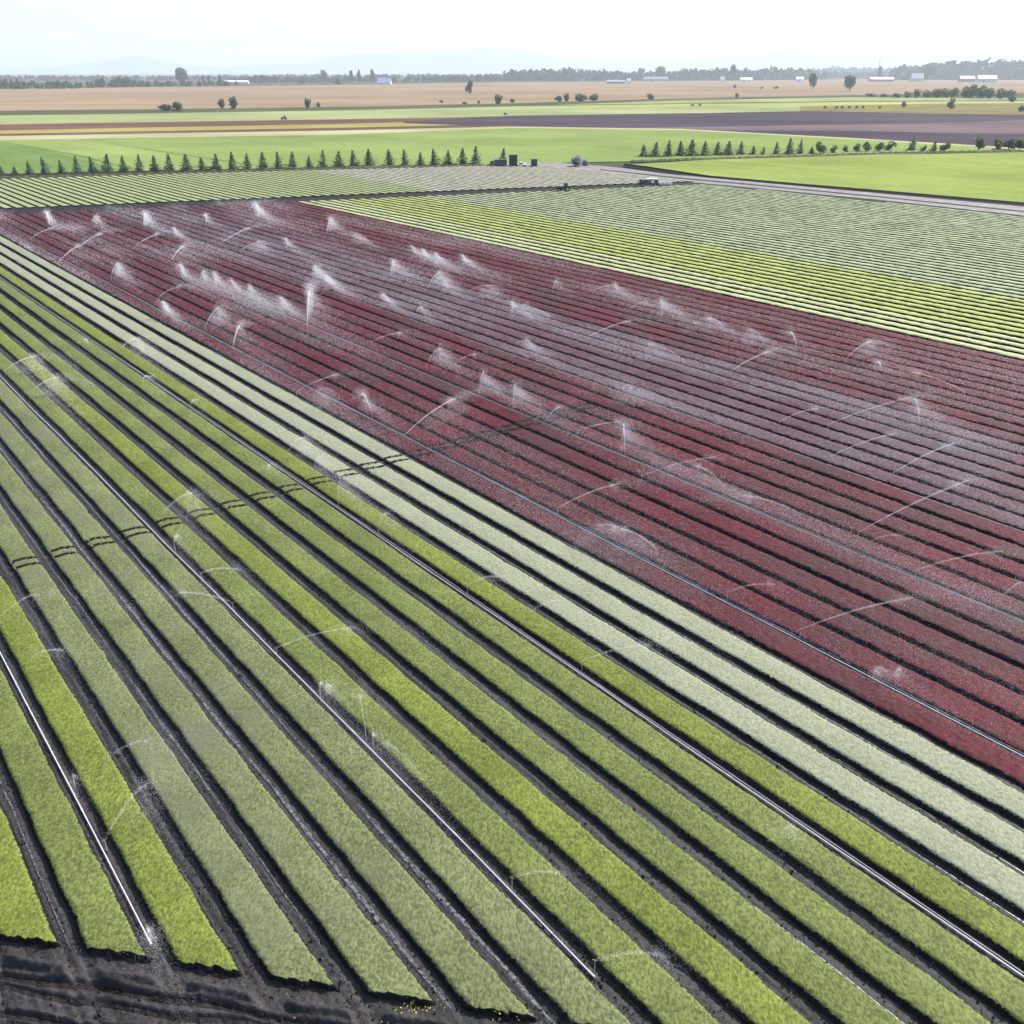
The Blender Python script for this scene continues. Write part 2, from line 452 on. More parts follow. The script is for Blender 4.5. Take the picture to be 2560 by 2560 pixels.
def bed(name, t0, t1, s0, s1, fur, hgt, mat, rough, res=.0021, tracks=False, ragged=.028, round_start=True, rng=None, angled=False):
    rng = rng or RNG
    tl, tr = t0 + fur / 2, t1 - fur / 2
    ss = [s0]
    while ss[-1] < s1:
        p = U * ss[-1] + N * tl
        ss.append(ss[-1] + max(.09, res * math.hypot(p[0], p[1])))
    ss[-1] = s1
    ss = np.array(ss); n = len(ss)
    p = np.outer(ss, U) + N * tl
    dmin = np.hypot(p[:, 0], p[:, 1]).min()
    nc = int(np.clip((tr - tl - .3) / max(.09, res * dmin), 3, 20))
    frac = np.linspace(0, 1, nc)
    el = wob(n, 14, ragged, rng) + rng.normal(0, ragged * .4, n)
    er = wob(n, 14, ragged, rng) + rng.normal(0, ragged * .4, n)
    cols_t = [np.full(n, tl - .10) + el * .5, np.full(n, tl + .05) + el]
    cols_z = [np.full(n, -.07), np.full(n, hgt * .72)]
    a = tl + .09 + el; b = tr - .09 + er
    top = []
    for f in frac:
        cols_t.append(a + (b - a) * f + rng.normal(0, .015, n))
        arch = hgt * (1 + .10 * math.sin(math.pi * f))
        cols_z.append(arch + rng.normal(0, rough, n) - (.25 * hgt if f in (0., 1.) else 0) * rng.uniform(0, 1, n))
    cols_t += [np.full(n, tr - .05) + er, np.full(n, tr + .10) + er * .5]
    cols_z += [np.full(n, hgt * .72), np.full(n, -.07)]
    T = np.array(cols_t); Z = np.array(cols_z); SS = np.tile(ss, (len(T), 1))
    if angled:                                # the crop was cut off along the headland, not square to the rows
        SS = SS + (near_end(T) - near_end((t0 + t1) / 2)) * np.clip(1 - (SS - s0) / 14, 0, 1) ** 2 + (rng.normal(0, .05, (len(T), 1)) + .05 * np.sin(np.arange(len(T)) * 1.1)[:, None]) * np.clip(1 - (SS - s0) / 2.5, 0, 1)
    # bed ends slope down to the headland
    for e in ((0, 1) if round_start else ()):
        Z[:, e] = (-.07, None)[e] if e == 0 else Z[:, 1]
    Z[:, -1] = -.07
    nm = len(T)
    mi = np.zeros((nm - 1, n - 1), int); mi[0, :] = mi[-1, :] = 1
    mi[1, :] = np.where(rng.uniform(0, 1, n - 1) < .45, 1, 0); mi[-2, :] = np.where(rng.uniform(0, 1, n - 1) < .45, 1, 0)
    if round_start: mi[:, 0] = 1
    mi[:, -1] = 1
    if tracks:
        for L in (tr1, tr2):
            d = np.abs(SS - L(T) - .15 * np.sin(T * 2.3))
            hit = d < (.15 if hgt > .25 else .27)
            Z[hit] = np.minimum(Z[hit], .10 + rng.normal(0, .02, hit.sum()))
            hf = hit[:-1, :-1] & hit[1:, :-1] | hit[:-1, 1:] & hit[1:, 1:]
            mi[hf] = 1
    X = U[0] * SS + N[0] * T; Y = U[1] * SS + N[1] * T
    base = np.array((X[nm // 2, 0], Y[nm // 2, 0], 0))
    V = np.stack((X, Y, Z), -1).reshape(-1, 3) - base
    i = np.arange(nm * n).reshape(nm, n)
    Fc = np.stack((i[:-1, :-1], i[:-1, 1:], i[1:, 1:], i[1:, :-1]), -1).reshape(-1, 4)[:, ::-1]
    return mesh_np(name, V, Fc, [mat, M['soil_side']], matidx=mi.ravel(), loc=base, smooth=True)

near_kind = {-3: 'olive', -2: 'mid', -1: 'bright', 0: 'mid', 1: 'bright', 2: 'olive', 3: 'olive', 4: 'olive', 5: 'olive', 6: 'mid', 7: 'bright', 8: 'mid', 9: 'mid', 10: 'mid', 11: 'bright', 12: 'pale', 13: 'pale', 14: 'pale'}
adj = {'bright': 'bright yellow-green', 'mid': 'leaf green', 'olive': 'dull olive green', 'pale': 'pale cream-green'}
fw = {-3: .95, -2: .95, -1: .95}
for k in range(-3, 15):
    c = near_kind[k]
    rng_s = clip_right((tk(k) + tk(k + 1)) / 2, near_end((tk(k) + tk(k + 1)) / 2), far_lo(tk(k)))
    if rng_s is None: continue
    o = bed("lettuce_bed", tk(k), tk(k + 1), rng_s[0], rng_s[1], .86 if k < 12 else .74, .30, M[c], .012, tracks=True, angled=True, rng=np.random.default_rng(400 + k))
    if k >= 12:
        lab = f"{nth(15 - k)} pale cream-green lettuce bed counted from the red field's near edge"
    else:
        lab = f"{adj[c]} lettuce bed, {nth(12 - k)} one left of the three pale cream beds"
    tag(o, lab, "crop bed", "lettuce beds of the near green field")

K_RED = range(15, 44)
for k in K_RED:
    c = 'red' if k < 26 else ('misted' if k < 33 else ('red' if k < 37 else 'deep_red'))
    tm = (tk(k) + tk(k + 1)) / 2
    r = clip_right(tm, near_end(tm), far_lo(tm))
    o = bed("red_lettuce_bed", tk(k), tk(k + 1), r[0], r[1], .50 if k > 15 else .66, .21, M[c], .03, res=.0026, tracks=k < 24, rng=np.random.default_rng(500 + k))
    tint = {'red': 'red', 'misted': 'misty purple-grey', 'deep_red': 'deep wine-red'}[c]
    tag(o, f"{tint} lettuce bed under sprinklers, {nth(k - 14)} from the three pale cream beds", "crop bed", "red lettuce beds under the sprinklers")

k, kmax = 44, 125
while k < kmax:
    tm = (tk(k) + tk(k + 1)) / 2
    s_end = far_lo(tm)
    s_beg = near_end(tm)
    s_end = min(s_end, road_lo(tm))
    if s_beg > s_end - 6: break
    r = clip_right(tm, s_beg, s_end)
    if r is None: break
    c = 'far_pale' if k < 48 else ('far_yellow' if k < 57 else 'far_grey')
    o = bed("far_lettuce_bed", tk(k), tk(k + 1), r[0], r[1], .98, .26, M[c], .005, res=.004, ragged=.004, rng=np.random.default_rng(600 + k))
    tint = {'far_pale': 'pale green', 'far_yellow': 'yellow-green', 'far_grey': 'grey-green'}[c]
    tag(o, f"{tint} lettuce bed, {nth(k - 43)} beyond the far edge of the red field", "crop bed", "lettuce beds beyond the red field")
    k += 1
K_LAST = k

# rows beyond the dark headland: too fine to count, one object for the green rows and one for the seedlings
hedge_lo = line_st((0, 449), (1230, 414))
road_up2 = line_st((1400, 417), (1690, 452))
k_split = (st(ground(800, 428))[1] - T0) / WB
def row_mass(name, mat, k0, k1, label):
    V, Fc = [], []; mi = []
    for k in range(int(k0), int(k1)):
        tm = (tk(k) + tk(k + 1)) / 2
        s0, s1 = far_up(tm), hedge_lo(tm)
        s0 = max(s0, road_up2(tm) if tm > st(ground(1400, 417))[1] else -1e9)
        if s1 - s0 < 2: continue
        r = clip_right(tm, s0, s1)
        if r is None: continue
        n = max(3, int((r[1] - r[0]) / 1.5)); ss = np.linspace(r[0], r[1], n)
        prof = [(-.98, -.07), (-.9, .2), (-.5, .27), (.5, .27), (.9, .2), (.98, -.07)]
        b = len(V)
        for a in ss:
            for q, z in prof:
                p = U * a + N * (tm + q + RNG.normal(0, .012)); V.append((p[0], p[1], z + RNG.normal(0, .012) if z > 0 else z))
        for i in range(n - 1):
            for j in range(5):
                Fc.append((b + 6 * i + j, b + 6 * i + j + 1, b + 6 * i + j + 7, b + 6 * i + j + 6)); mi.append(1 if j in (0, 4) else 0)
    o = mesh_np(name, np.array(V), np.array(Fc), [mat, M['soil_side']], matidx=mi)
    tag(o, label, "crop rows", None, "stuff")
row_mass("green_crop_rows", M['far_green'], 14, k_split, "fine green crop rows between the dark headland and the spruce row")
row_mass("seedling_rows", M['seedling'], k_split, 150, "washed-out grey seedling rows beside the parked farm machines")

# ---------------------------------------------------------------- far fields as sheets (one 4 cm step above another)
def strip(name, xs, top, bot, z, mat, ext=(900, 900)):
    xs, top, bot = list(xs), list(top), list(bot)
    P = []
    x0, x1 = xs[0] - ext[0], xs[-1] + ext[1]
    ex = lambda a: ([a[0] + (a[0] - a[1]) / (xs[1] - xs[0]) * ext[0]] if ext[0] else []) + a + ([a[-1] + (a[-1] - a[-2]) / (xs[-1] - xs[-2]) * ext[1]] if ext[1] else [])
    X = ([x0] if ext[0] else []) + xs + ([x1] if ext[1] else [])
    tp, bt = ex(top), ex(bot)
    n = len(X)
    V = [tuple(ground(x, max(y, HZ + 6), z)) + (z,) for x, y in zip(X, tp)] + [tuple(ground(x, max(y, HZ + 6), z)) + (z,) for x, y in zip(X, bt)]
    Fc = [(n + i, n + i + 1, i + 1, i) for i in range(n - 1)]
    o = mesh_np(name, np.array(V), np.array(Fc), mat); tag(o, kind="structure"); return o

G = [0, 860, 1280, 1700, 2130, 2560]
fm = field_mat
strip("stubble_field", G, [222, 212, 206, 203, 199, 199], [286, 272, 264, 252, 243, 236], -.36,
      fm('stubble', [(.162, .126, .090), (.192, .149, .108), (.224, .174, .128)], .02, .003, .05, 14))
strip("dark_verge", G, [277, 267, 258, 246, 238, 232], [290, 277, 268, 252, 244, 238], -.32, fm('dark_verge', [(.05, .055, .035), (.065, .07, .045), (.08, .085, .055)], .05, .01, 0.05, 8))
strip("pale_green_field", G, [289, 276, 266, 251, 243, 245], [313, 300, 290, 284, 275, 262], -.28, fm('pale_green', [(.18, .205, .11), (.205, .23, .125), (.22, .24, .13)], .04, .006, .05, 14))
strip("yellow_field", [1700, 2130, 2560], [258, 254, 258], [266, 262, 263], -.26, fm('yellow_green', [(.21, .22, .10), (.24, .245, .11), (.26, .26, .12)], .03, .006, .05, 14), (250, 600))
strip("scrub_field", [2090, 2330, 2560], [264, 259, 258], [279, 284, 288], -.25, fm('scrub', [(.11, .105, .05), (.14, .13, .065), (.18, .15, .08)], .05, .02, .05, 6), (90, 600))
strip("dark_line_field", [1400, 1700, 2130, 2560], [262, 258, 252.5, 250], [264.2, 260, 254.5, 252], -.24, fm('dark_line', [(.05, .06, .03), (.06, .07, .035), (.07, .08, .04)], .05, .02, .05, 6), (100, 600))
strip("brown_strip_field", [0, 860, 1200], [311, 298, 292], [328, 312, 303], -.24, fm('brown_strip', [(.075, .045, .040), (.10, .062, .052), (.13, .08, .06)], .05, .006, .05, 16), (900, 0))
strip("amber_strip_field", [0, 860, 1280], [326, 309, 301], [336, 320, 309], -.22, fm('amber_strip', [(.18, .17, .07), (.21, .19, .08), (.23, .205, .10)], .05, .006, .05, 16), (900, 0))
strip("plum_soil_field", [1010, 1280, 1700, 2130, 2560], [304, 289, 283, 281, 287], [308, 316, 326, 347, 372], -.20,
      fm('plum_soil', [(.043, .036, .046), (.054, .045, .056), (.068, .056, .066)], .02, .004, .08, 18), (0, 900))
strip("mauve_strip_field", [1700, 2130, 2420, 2560], [318, 311, 306, 300], [325, 327, 334, 334], -.18, fm('mauve_strip', [(.085, .068, .075), (.115, .092, .10), (.14, .108, .108)], .05, .008, .03, 24), (200, 700))
strip("dark_strip_field", [0, 860, 1280], [334, 319, 310], [342, 327, 316], -.18, fm('dark_strip', [(.065, .045, .038), (.08, .055, .045), (.10, .07, .055)], .05, .006, .05, 16), (900, 0))
strip("cream_strip_field", [0, 860, 1280, 1700, 2130, 2560], [340, 326, 316, 322, 345, 370], [351, 337, 321, 327, 350, 375], -.16, fm('cream_strip', [(.24, .235, .15), (.28, .27, .18), (.31, .29, .2)], .05, .008, .05, 14))
M['green_field'] = fm('green_field', [(.135, .172, .072), (.152, .192, .080), (.168, .208, .088)], .08, .008, ROWROT, 30)
strip("green_field", [0, 860, 1280, 1700, 2130, 2480], [350, 336, 320, 325, 348, 369], [446, 422, 409, 401, 389, 379], -.14, M['green_field'], (900, 0))
M['dull_green'] = fm('dull_green_field', [(.085, .125, .05), (.10, .145, .058), (.115, .155, .065)], .1, .01, ROWROT, 20)
quad_sheet("dull_green_field", [ground(-700, 349, -.1), ground(20, 356, -.1), ground(160, 386, -.1), ground(330, 430, -.1), ground(0, 444, -.1), ground(-700, 462, -.1)], -.10, M['dull_green'])
quad_sheet("field_edge", [ground(10, 355, -.08), ground(20, 355, -.08), ground(210, 389, -.08), ground(340, 420, -.08), ground(325, 423, -.08), ground(190, 390, -.08)], -.08, M['dull_green'])
quad_sheet("field_track", [ground(270, 358, -.09), ground(276, 358, -.09), ground(450, 385, -.09), ground(640, 412, -.09), ground(630, 413, -.09), ground(444, 386, -.09)], -.09, M['dull_green'])
M['lime_field'] = fm('lime_field', [(.148, .182, .070), (.168, .202, .077), (.18, .212, .084)], .1, .012, ROWROT, 30)
strip("lime_field", [1575, 1774, 2158, 2560], [411, 399, 388, 380], [414, 444, 477, 512], -.02, M['lime_field'], (0, 900))

# the mud road and its dark ditch
M['road'] = soil_mat('mud_road_soil', (.098, .090, .095), .8, .2)
strip("mud_road", [1190, 1365, 1520, 1690, 1857, 2213, 2560], [411, 404, 416, 437, 452, 485, 517], [416, 413, 431, 452, 467, 501, 539], -.01, M['road'], (0, 700))
strip("road_rut", [1500, 1690, 1857, 2213, 2560], [423, 443, 458, 492, 527], [425, 446, 461, 495, 530.5], .0, M['soil'], (0, 700))
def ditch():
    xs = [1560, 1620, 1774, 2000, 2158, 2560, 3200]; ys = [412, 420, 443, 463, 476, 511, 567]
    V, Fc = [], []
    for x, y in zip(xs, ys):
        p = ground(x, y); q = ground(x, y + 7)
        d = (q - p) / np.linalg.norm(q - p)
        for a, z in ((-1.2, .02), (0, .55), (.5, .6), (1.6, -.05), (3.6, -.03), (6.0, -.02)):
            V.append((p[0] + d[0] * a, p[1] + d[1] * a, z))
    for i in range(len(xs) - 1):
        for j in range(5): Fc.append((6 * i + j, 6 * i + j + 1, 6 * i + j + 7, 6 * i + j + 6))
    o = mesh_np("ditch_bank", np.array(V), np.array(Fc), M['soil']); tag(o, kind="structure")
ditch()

# ---------------------------------------------------------------- foliage tools
def leaf_quads(C, r, rng, flat=0.0):
    """random leaf-clump quads of half size r round the centres C"""
    n = len(C)
    a = rng.normal(0, 1, (n, 3)); a[:, 2] *= (1 - flat); a /= np.linalg.norm(a, axis=1)[:, None]
    b = np.cross(a, rng.normal(0, 1, (n, 3))); b /= np.linalg.norm(b, axis=1)[:, None]
    r = np.broadcast_to(r, (n,))[:, None] * rng.uniform(.6, 1.3, (n, 1))
    V = np.stack((C - a * r - b * r * .6, C + a * r - b * r * .6, C + a * r + b * r * .6, C - a * r + b * r * .6), 1).reshape(-1, 3)
    return V, np.arange(4 * n).reshape(n, 4)

def conifer(seed, pale=False):
    rng = np.random.default_rng(seed)
    n = 640
    f = rng.uniform(0, 1, n) ** 1.35                      # 0 bottom, 1 tip
    hh = .06 + .94 * f
    lay = .72 + .28 * np.cos(f * math.pi * 2 * 6.5 + rng.normal(0, .3, n))
    rad = .235 * (1 - f) ** .85 * lay * rng.uniform(.35, 1.0, n) ** .5 + .006
    az = rng.uniform(0, 2 * math.pi, n)
    lop = (1 + .38 * np.cos(az - rng.uniform(0, 6.28)) + .22 * np.cos(3 * az + 9 * f + rng.uniform(0, 6.28))) * rng.choice([.55, 1, 1, 1.35], n)
    C = np.stack((rad * lop * np.cos(az), rad * lop * np.sin(az), hh - .12 * rad), 1)
    V, Fc = leaf_quads(C, .022 + .018 * (1 - f), rng, .4)
    return V, Fc

def broadleaf(seed, n=650, lobes=7, tall=1.0, lift=.22):
    rng = np.random.default_rng(seed)
    L = np.stack((rng.normal(0, .15, lobes), rng.normal(0, .15, lobes), lift + .2 + rng.uniform(0, .5, lobes)), 1)
    lr = rng.uniform(.16, .27, lobes)
    i = rng.integers(0, lobes, n)
    d = rng.normal(0, 1, (n, 3)); d /= np.linalg.norm(d, axis=1)[:, None]
    C = L[i] + d * (lr[i] * rng.uniform(.3, 1, n) ** .4)[:, None]
    C[:, 2] = lift + (C[:, 2] - C[:, 2].min()) * (1 - lift) / (C[:, 2].max() - C[:, 2].min())
    return leaf_quads(C, .055, rng)

def mk_mesh(name, VF, mat):
    o = mesh_np(name, VF[0], VF[1], mat); me = o.data; bpy.data.objects.remove(o); return me

def trunk_mesh(r, h, name="trunk"):
    mb = MB(); mb.tube((0, 0, -.05), (.01, 0, h * .55), r, r * .6, 6); mb.tube((.01, 0, h * .55), (0, 0, h), r * .6, r * .15, 6)
    for a in range(5):
        mb.tube((.005, 0, h * (.35 + .1 * a)), (.16 * math.cos(a * 2.4), .16 * math.sin(a * 2.4), h * (.5 + .1 * a)), r * .35, r * .1, 5)
    me = bpy.data.meshes.new(name); me.from_pydata(mb.v, [], mb.f); me.materials.append(M['bark']); me.update(); return me

CON = [mk_mesh("crown", conifer(20 + i), M['needle']) for i in range(6)]
CONP = [mk_mesh("crown", conifer(40 + i), M['needle_pale']) for i in range(2)]
BRD = {c: [mk_mesh("crown", broadleaf(60 + i + j * 9, lift=.16), M[c]) for i in range(3)] for j, c in enumerate(('leaf', 'leaf_pale', 'leaf_red', 'twig'))}
BUSH = {c: [mk_mesh("foliage", broadleaf(90 + i + j * 9, lift=.0, n=560), M[c]) for i in range(3)] for j, c in enumerate(('leaf', 'leaf_pale', 'leaf_red', 'twig'))}
TRK = trunk_mesh(.022, .85); TRB = trunk_mesh(.035, .75); STEM = trunk_mesh(.03, .6, "stem")

def plant(name, x, y, hpx, wpx, meshes, trunk, label, cat, group=None, z=-.14, aspect=.47):
    """a plant standing at photo pixel (x, y), hpx tall and wpx wide as seen"""
    p = ground(x, y, z); s = ppm(y)
    h = hpx / s; w = (wpx / s) / aspect
    e = empty(name, (p[0], p[1], z), random.uniform(0, 6.28)); w *= random.uniform(.82, 1.18); e.scale = (w, w, h)
    e.rotation_euler[0] = random.gauss(0, .035); e.rotation_euler[1] = random.gauss(0, .035)
    i = random.randrange(len(meshes))
    o = bpy.data.objects.new(meshes[i].name.split(".")[0], meshes[i]); COL.objects.link(o); o.parent = e
    o2 = bpy.data.objects.new(trunk.name.split(".")[0], trunk); COL.objects.link(o2); o2.parent = e
    tag(e, label, cat, group)
    return e

# ---------------------------------------------------------------- windbreak rows
LEFT = [(5, 436, 20), (39, 436, 18), (75, 435, 30), (114, 433, 38), (155, 432, 29), (194, 431, 38), (232, 429, 35), (272, 429, 41), (311, 428, 36), (352, 427, 38), (388, 427, 35), (427, 427, 39), (468, 427, 39), (507, 425, 29), (542, 425, 37), (581, 424, 41), (621, 423, 36), (660, 421, 38), (696, 420, 37), (734, 420, 38), (773, 418, 25), (810, 417, 38), (849, 416, 35), (884, 415, 37), (923, 414, 38), (975, 413, 36), (1012, 413, 36), (1051, 413, 29), (1086, 412, 37), (1122, 412, 33), (1157, 411, 38), (1190, 410, 41)]
for i, (x, y, h) in enumerate(LEFT):
    pale = h < 20 or x in (507,)
    sz = "stunted" if h < 22 else ("small" if h < 31 else "full-grown")
    plant("spruce_tree", x, y, h + 1, h * .80 + 4 if h < 30 else h * .78, CONP if pale else CON, TRK, f"{sz} spruce, {nth(i + 1)} from the left end of the long windbreak row", "tree", "spruces of the long windbreak row")
plant("spruce_tree", 1258, 409, 37, 22, CON, TRK, "dark spruce standing alone among the parked farm machines", "tree")
RIGHT = [(1608, 391, 28), (1638, 391, 34), (1671, 391, 37), (1700, 389, 34), (1729, 389, 38), (1761, 388, 33), (1792, 387, 31), (1821, 387, 32), (1852, 386, 31), (1883, 386, 20), (1908, 386, 18), (1939, 385, 29), (1971, 385, 37), (2001, 384, 33), (2028, 384, 16), (2050, 383, 25), (2082, 382, 17), (2112, 380, 15), (2140, 379, 19), (2166, 378, 21), (2198, 377, 19), (2223, 375, 20), (2281, 375, 31), (2307, 379, 14), (2334, 380, 28), (2361, 378, 20)]
for i, (x, y, h) in enumerate(RIGHT):
    pale = h < 21
    sz = "stunted" if h < 19 else ("small" if h < 27 else "full-grown")
    if x > 2040 and x not in (2281, 2334):
        plant("young_tree", x, y, h * 1.05, h * 1.0, BUSH['leaf_pale'], STEM, f"{'tiny' if h < 16 else 'small'} round young tree, {nth(i + 1)} from the left end of the right-hand windbreak row", "tree", "young trees of the right windbreak row", aspect=.75)
        continue
    plant("spruce_tree", x, y, h, h * .82 + (3 if h < 24 else 0), CONP if x in (1883, 2028, 2307) else CON, TRK, f"{sz} spruce, {nth(i + 1)} from the left end of the right-hand windbreak row", "tree", "spruces of the right windbreak row")
for i, (x, y, h, w) in enumerate([(2445, 377, 34, 30), (2495, 376, 28, 26), (2520, 376, 28, 26), (2547, 376, 29, 28)]):
    plant("broadleaf_tree", x, y, h, w, BRD['leaf_pale'], TRB, f"pale green round tree, {nth(i + 1)} of four ending the right windbreak row", "tree", "round trees ending the right windbreak row", aspect=.75)

# rough grass banks under the windbreaks
def verge(name, pts, wid, hgt, label, z=-.1):
    V, Fc = [], []; rng = np.random.default_rng(len(pts) * 7)
    P = []
    for (x0, y0), (x1, y1) in zip(pts[:-1], pts[1:]):
        a, b = ground(x0, y0), ground(x1, y1); n = max(2, int(np.linalg.norm(b - a) / .8))
        P += [a + (b - a) * i / n for i in range(n)]
    P.append(ground(*pts[-1])); n = len(P)
    for i, p in enumerate(P):
        for q, z0 in ((-.5, 0), (-.3, .7), (-.1, 1), (.15, .9), (.35, .5), (.5, 0)):
            V.append((p[0] + rng.normal(0, .1), p[1] + q * wid + rng.normal(0, .15), z + hgt * z0 * rng.uniform(.45, 1.35)))
    for i in range(n - 1):
        for j in range(5): Fc.append((6 * i + j, 6 * i + 6 + j, 6 * i + 7 + j, 6 * i + 1 + j))
    tag(mesh_np(name, np.array(V), np.array(Fc), M['verge']), label, "grass", None, "stuff")
verge("grass_bank", [(-500, 460), (0, 446), (330, 437), (640, 429), (950, 422), (1225, 414.5)], 5.5, .75, "dark rough grass bank along the foot of the long windbreak row")
verge("grass_bank", [(1580, 404), (1700, 399.5), (1971, 391.5), (2223, 383), (2560, 377.5), (3000, 366)], 5, .7, "dark rough grass bank along the foot of the right windbreak row")

# ---------------------------------------------------------------- bushes and trees in the stubble and beyond
bushes = [
 ("bush", 418, 277, 44, 15, 'leaf', "low spreading bush at the dark field edge, left of its taller twin"),
 ("bush", 443, 277, 32, 21, 'leaf', "taller bush touching a low spreading one at the dark field edge"),
 ("bush", 557, 271, 18, 22, 'leaf', "smaller of two round bushes side by side on the stubble edge"),
 ("bush", 583, 273, 25, 29, 'leaf', "bigger of two round bushes side by side on the stubble edge"),
 ("bush", 770, 270, 19, 22, 'leaf', "roundish dark bush beside a thin shrub at the stubble edge"),
 ("bush", 795, 269, 9, 13, 'leaf', "thin little shrub right beside a roundish dark bush"),
 ("bush", 1105, 257, 11, 6, 'leaf', "tiny scrubby bush on the stubble, left of the reddish tree"),
 ("bush", 1160, 261, 15, 6, 'leaf', "flat low bush below the reddish tree"),
 ("bush", 1197, 259, 11, 7, 'leaf_red', "small brownish bush just right below the reddish tree"),
 ("bush", 1246, 261, 22, 23, 'leaf', "tall dark round bush standing alone at mid stubble edge"),
 ("bush", 1281, 257, 16, 10, 'leaf', "low bush just right of the tall round bush"),
 ("bush", 1396, 254, 28, 13, 'leaf', "low leftmost bush of the four-bush clump in mid stubble"),
 ("bush", 1416, 254, 19, 19, 'leaf', "second bush of the four-bush clump, rounded and tall"),
 ("bush", 1449, 254, 33, 18, 'leaf', "widest bush of the four-bush clump in mid stubble"),
 ("bush", 1486, 252, 27, 16, 'leaf', "rightmost bush of the four-bush clump in mid stubble"),
 ("bush", 1628, 249, 20, 14, 'leaf', "single dome-shaped bush by the pale green strip"),
 ("bush", 1838, 220, 10, 8, 'leaf', "speck of a bush high on the stubble above another one"),
 ("bush", 1841, 244, 11, 11, 'leaf', "small bush at the stubble's lower edge below a tiny one"),
 ("bush", 1904, 222, 7, 5, 'leaf_pale', "faint tiny bush far out on the stubble"),
 ("bush", 1940, 222, 13, 6, 'leaf_pale', "faint low bush far out on the stubble, left of a tall tree"),
 ("bush", 2259, 268, 15, 14, 'leaf_pale', "small yellowish bush on the scrubby strip"),
 ("bush", 2376, 272, 24, 25, 'leaf_pale', "large pale green bush on the scrubby strip"),
 ("bush", 2529, 255, 19, 15, 'leaf', "dark bush under the right end of the hedge"),
 ("bush", 2553, 279, 15, 14, 'leaf', "dark bush low on the scrubby strip at the far right"),
 ("bush", 1440, 416, 34, 26, 'twig', "grey-violet twiggy bush beside the mud road junction"),
 ("bush", 1462, 414, 26, 15, 'twig', "low grey-violet scrub touching the taller twiggy bush"),
]
for n, x, y, w, h, c, lab in bushes:
    plant(n, x, y, h, w, BUSH[c], STEM, lab, "bush", z=-.30 if y < 300 else -.02, aspect=.8)
trees = [
 ("broadleaf_tree", 1175, 238, 20, 33, 'leaf_red', "reddish half-bare tree standing alone in the stubble"),
 ("broadleaf_tree", 2030, 226, 18, 40, 'leaf', "tall narrow tree standing alone in the stubble"),
 ("broadleaf_tree", 2124, 228, 28, 36, 'leaf', "round-headed tree with a clear trunk alone in the stubble"),
 ("broadleaf_tree", 458, 211, 34, 38, 'leaf', "big lone tree rising above the distant woods"),
 ("broadleaf_tree", 812, 206, 22, 28, 'leaf', "domed tree on the skyline left of the blue-roofed shed"),
 ("broadleaf_tree", 1603, 201, 15, 28, 'leaf', "tall dark tree by the long pale barn at mid skyline"),
 ("broadleaf_tree", 1582, 202, 12, 20, 'leaf', "shorter dark tree beside the long pale barn"),
 ("broadleaf_tree", 1650, 202, 22, 34, 'leaf', "very tall pale poplar-like tree behind the long barn"),
 ("broadleaf_tree", 1830, 204, 12, 40, 'leaf', "tall pointed tree standing up from the right skyline woods"),
 ("broadleaf_tree", 2199, 202, 13, 34, 'leaf', "small tree beside the thin mast on the skyline"),
 ("broadleaf_tree", 2314, 202, 36, 40, 'leaf', "broad dark tree behind the white farmhouse"),
 ("broadleaf_tree", 930, 208, 12, 32, 'leaf', "slim tree next to the blue-roofed shed"),
 ("broadleaf_tree", 8, 222, 9, 22, 'leaf', "first slim poplar from the left skyline edge"),
 ("broadleaf_tree", 20, 222, 8, 24, 'leaf', "second slim poplar from the left skyline edge"),
 ("broadleaf_tree", 32, 222, 8, 23, 'leaf', "third slim poplar from the left skyline edge"),
 ("broadleaf_tree", 45, 222, 9, 24, 'leaf', "fourth slim poplar from the left skyline edge"),
 ("broadleaf_tree", 552, 217, 10, 24, 'leaf', "dark slim tree at the left end of the long white barn"),
 ("broadleaf_tree", 510, 216, 8, 26, 'leaf', "slim poplar left of the long white barn"),
 ("broadleaf_tree", 524, 216, 8, 24, 'leaf', "shorter slim poplar nearest the dark slim tree"),
 ("broadleaf_tree", 880, 209, 9, 30, 'leaf', "thin tall tree in the skyline gap left of the blue shed"),
 ("broadleaf_tree", 898, 209, 11, 32, 'leaf', "taller feathery tree in the skyline gap left of the blue shed"),
 ("broadleaf_tree", 846, 213, 14, 16, 'leaf', "squat dark tree at the stubble's upper edge"),
 ("broadleaf_tree", 757, 211, 22, 13, 'leaf', "wide squat tree at the stubble's upper edge"),
]
for n, x, y, w, h, c, lab in trees:
    plant(n, x, y, h, w, BRD[c], TRB, lab, "tree", z=-.36, aspect=.75)
hx = [(2240, 244, 24, 10), (2268, 244, 26, 14), (2292, 244, 24, 19), (2316, 244, 24, 17), (2340, 244, 26, 20), (2364, 244, 26, 21), (2388, 244, 26, 23), (2410, 245, 26, 27), (2432, 245, 28, 31), (2454, 246, 28, 30), (2476, 246, 26, 24), (2498, 247, 28, 24), (2520, 247, 28, 21), (2180, 242, 26, 8), (2210, 243, 26, 8)]
for i, (x, y, w, h) in enumerate(sorted(hx)):
    plant("bush", x, y, h, w, BUSH['leaf'], STEM, f"dark bush, {nth(i + 1)} from the left in the long hedge right of the stubble", "bush", "bushes of the long hedge", z=-.3, aspect=.8)

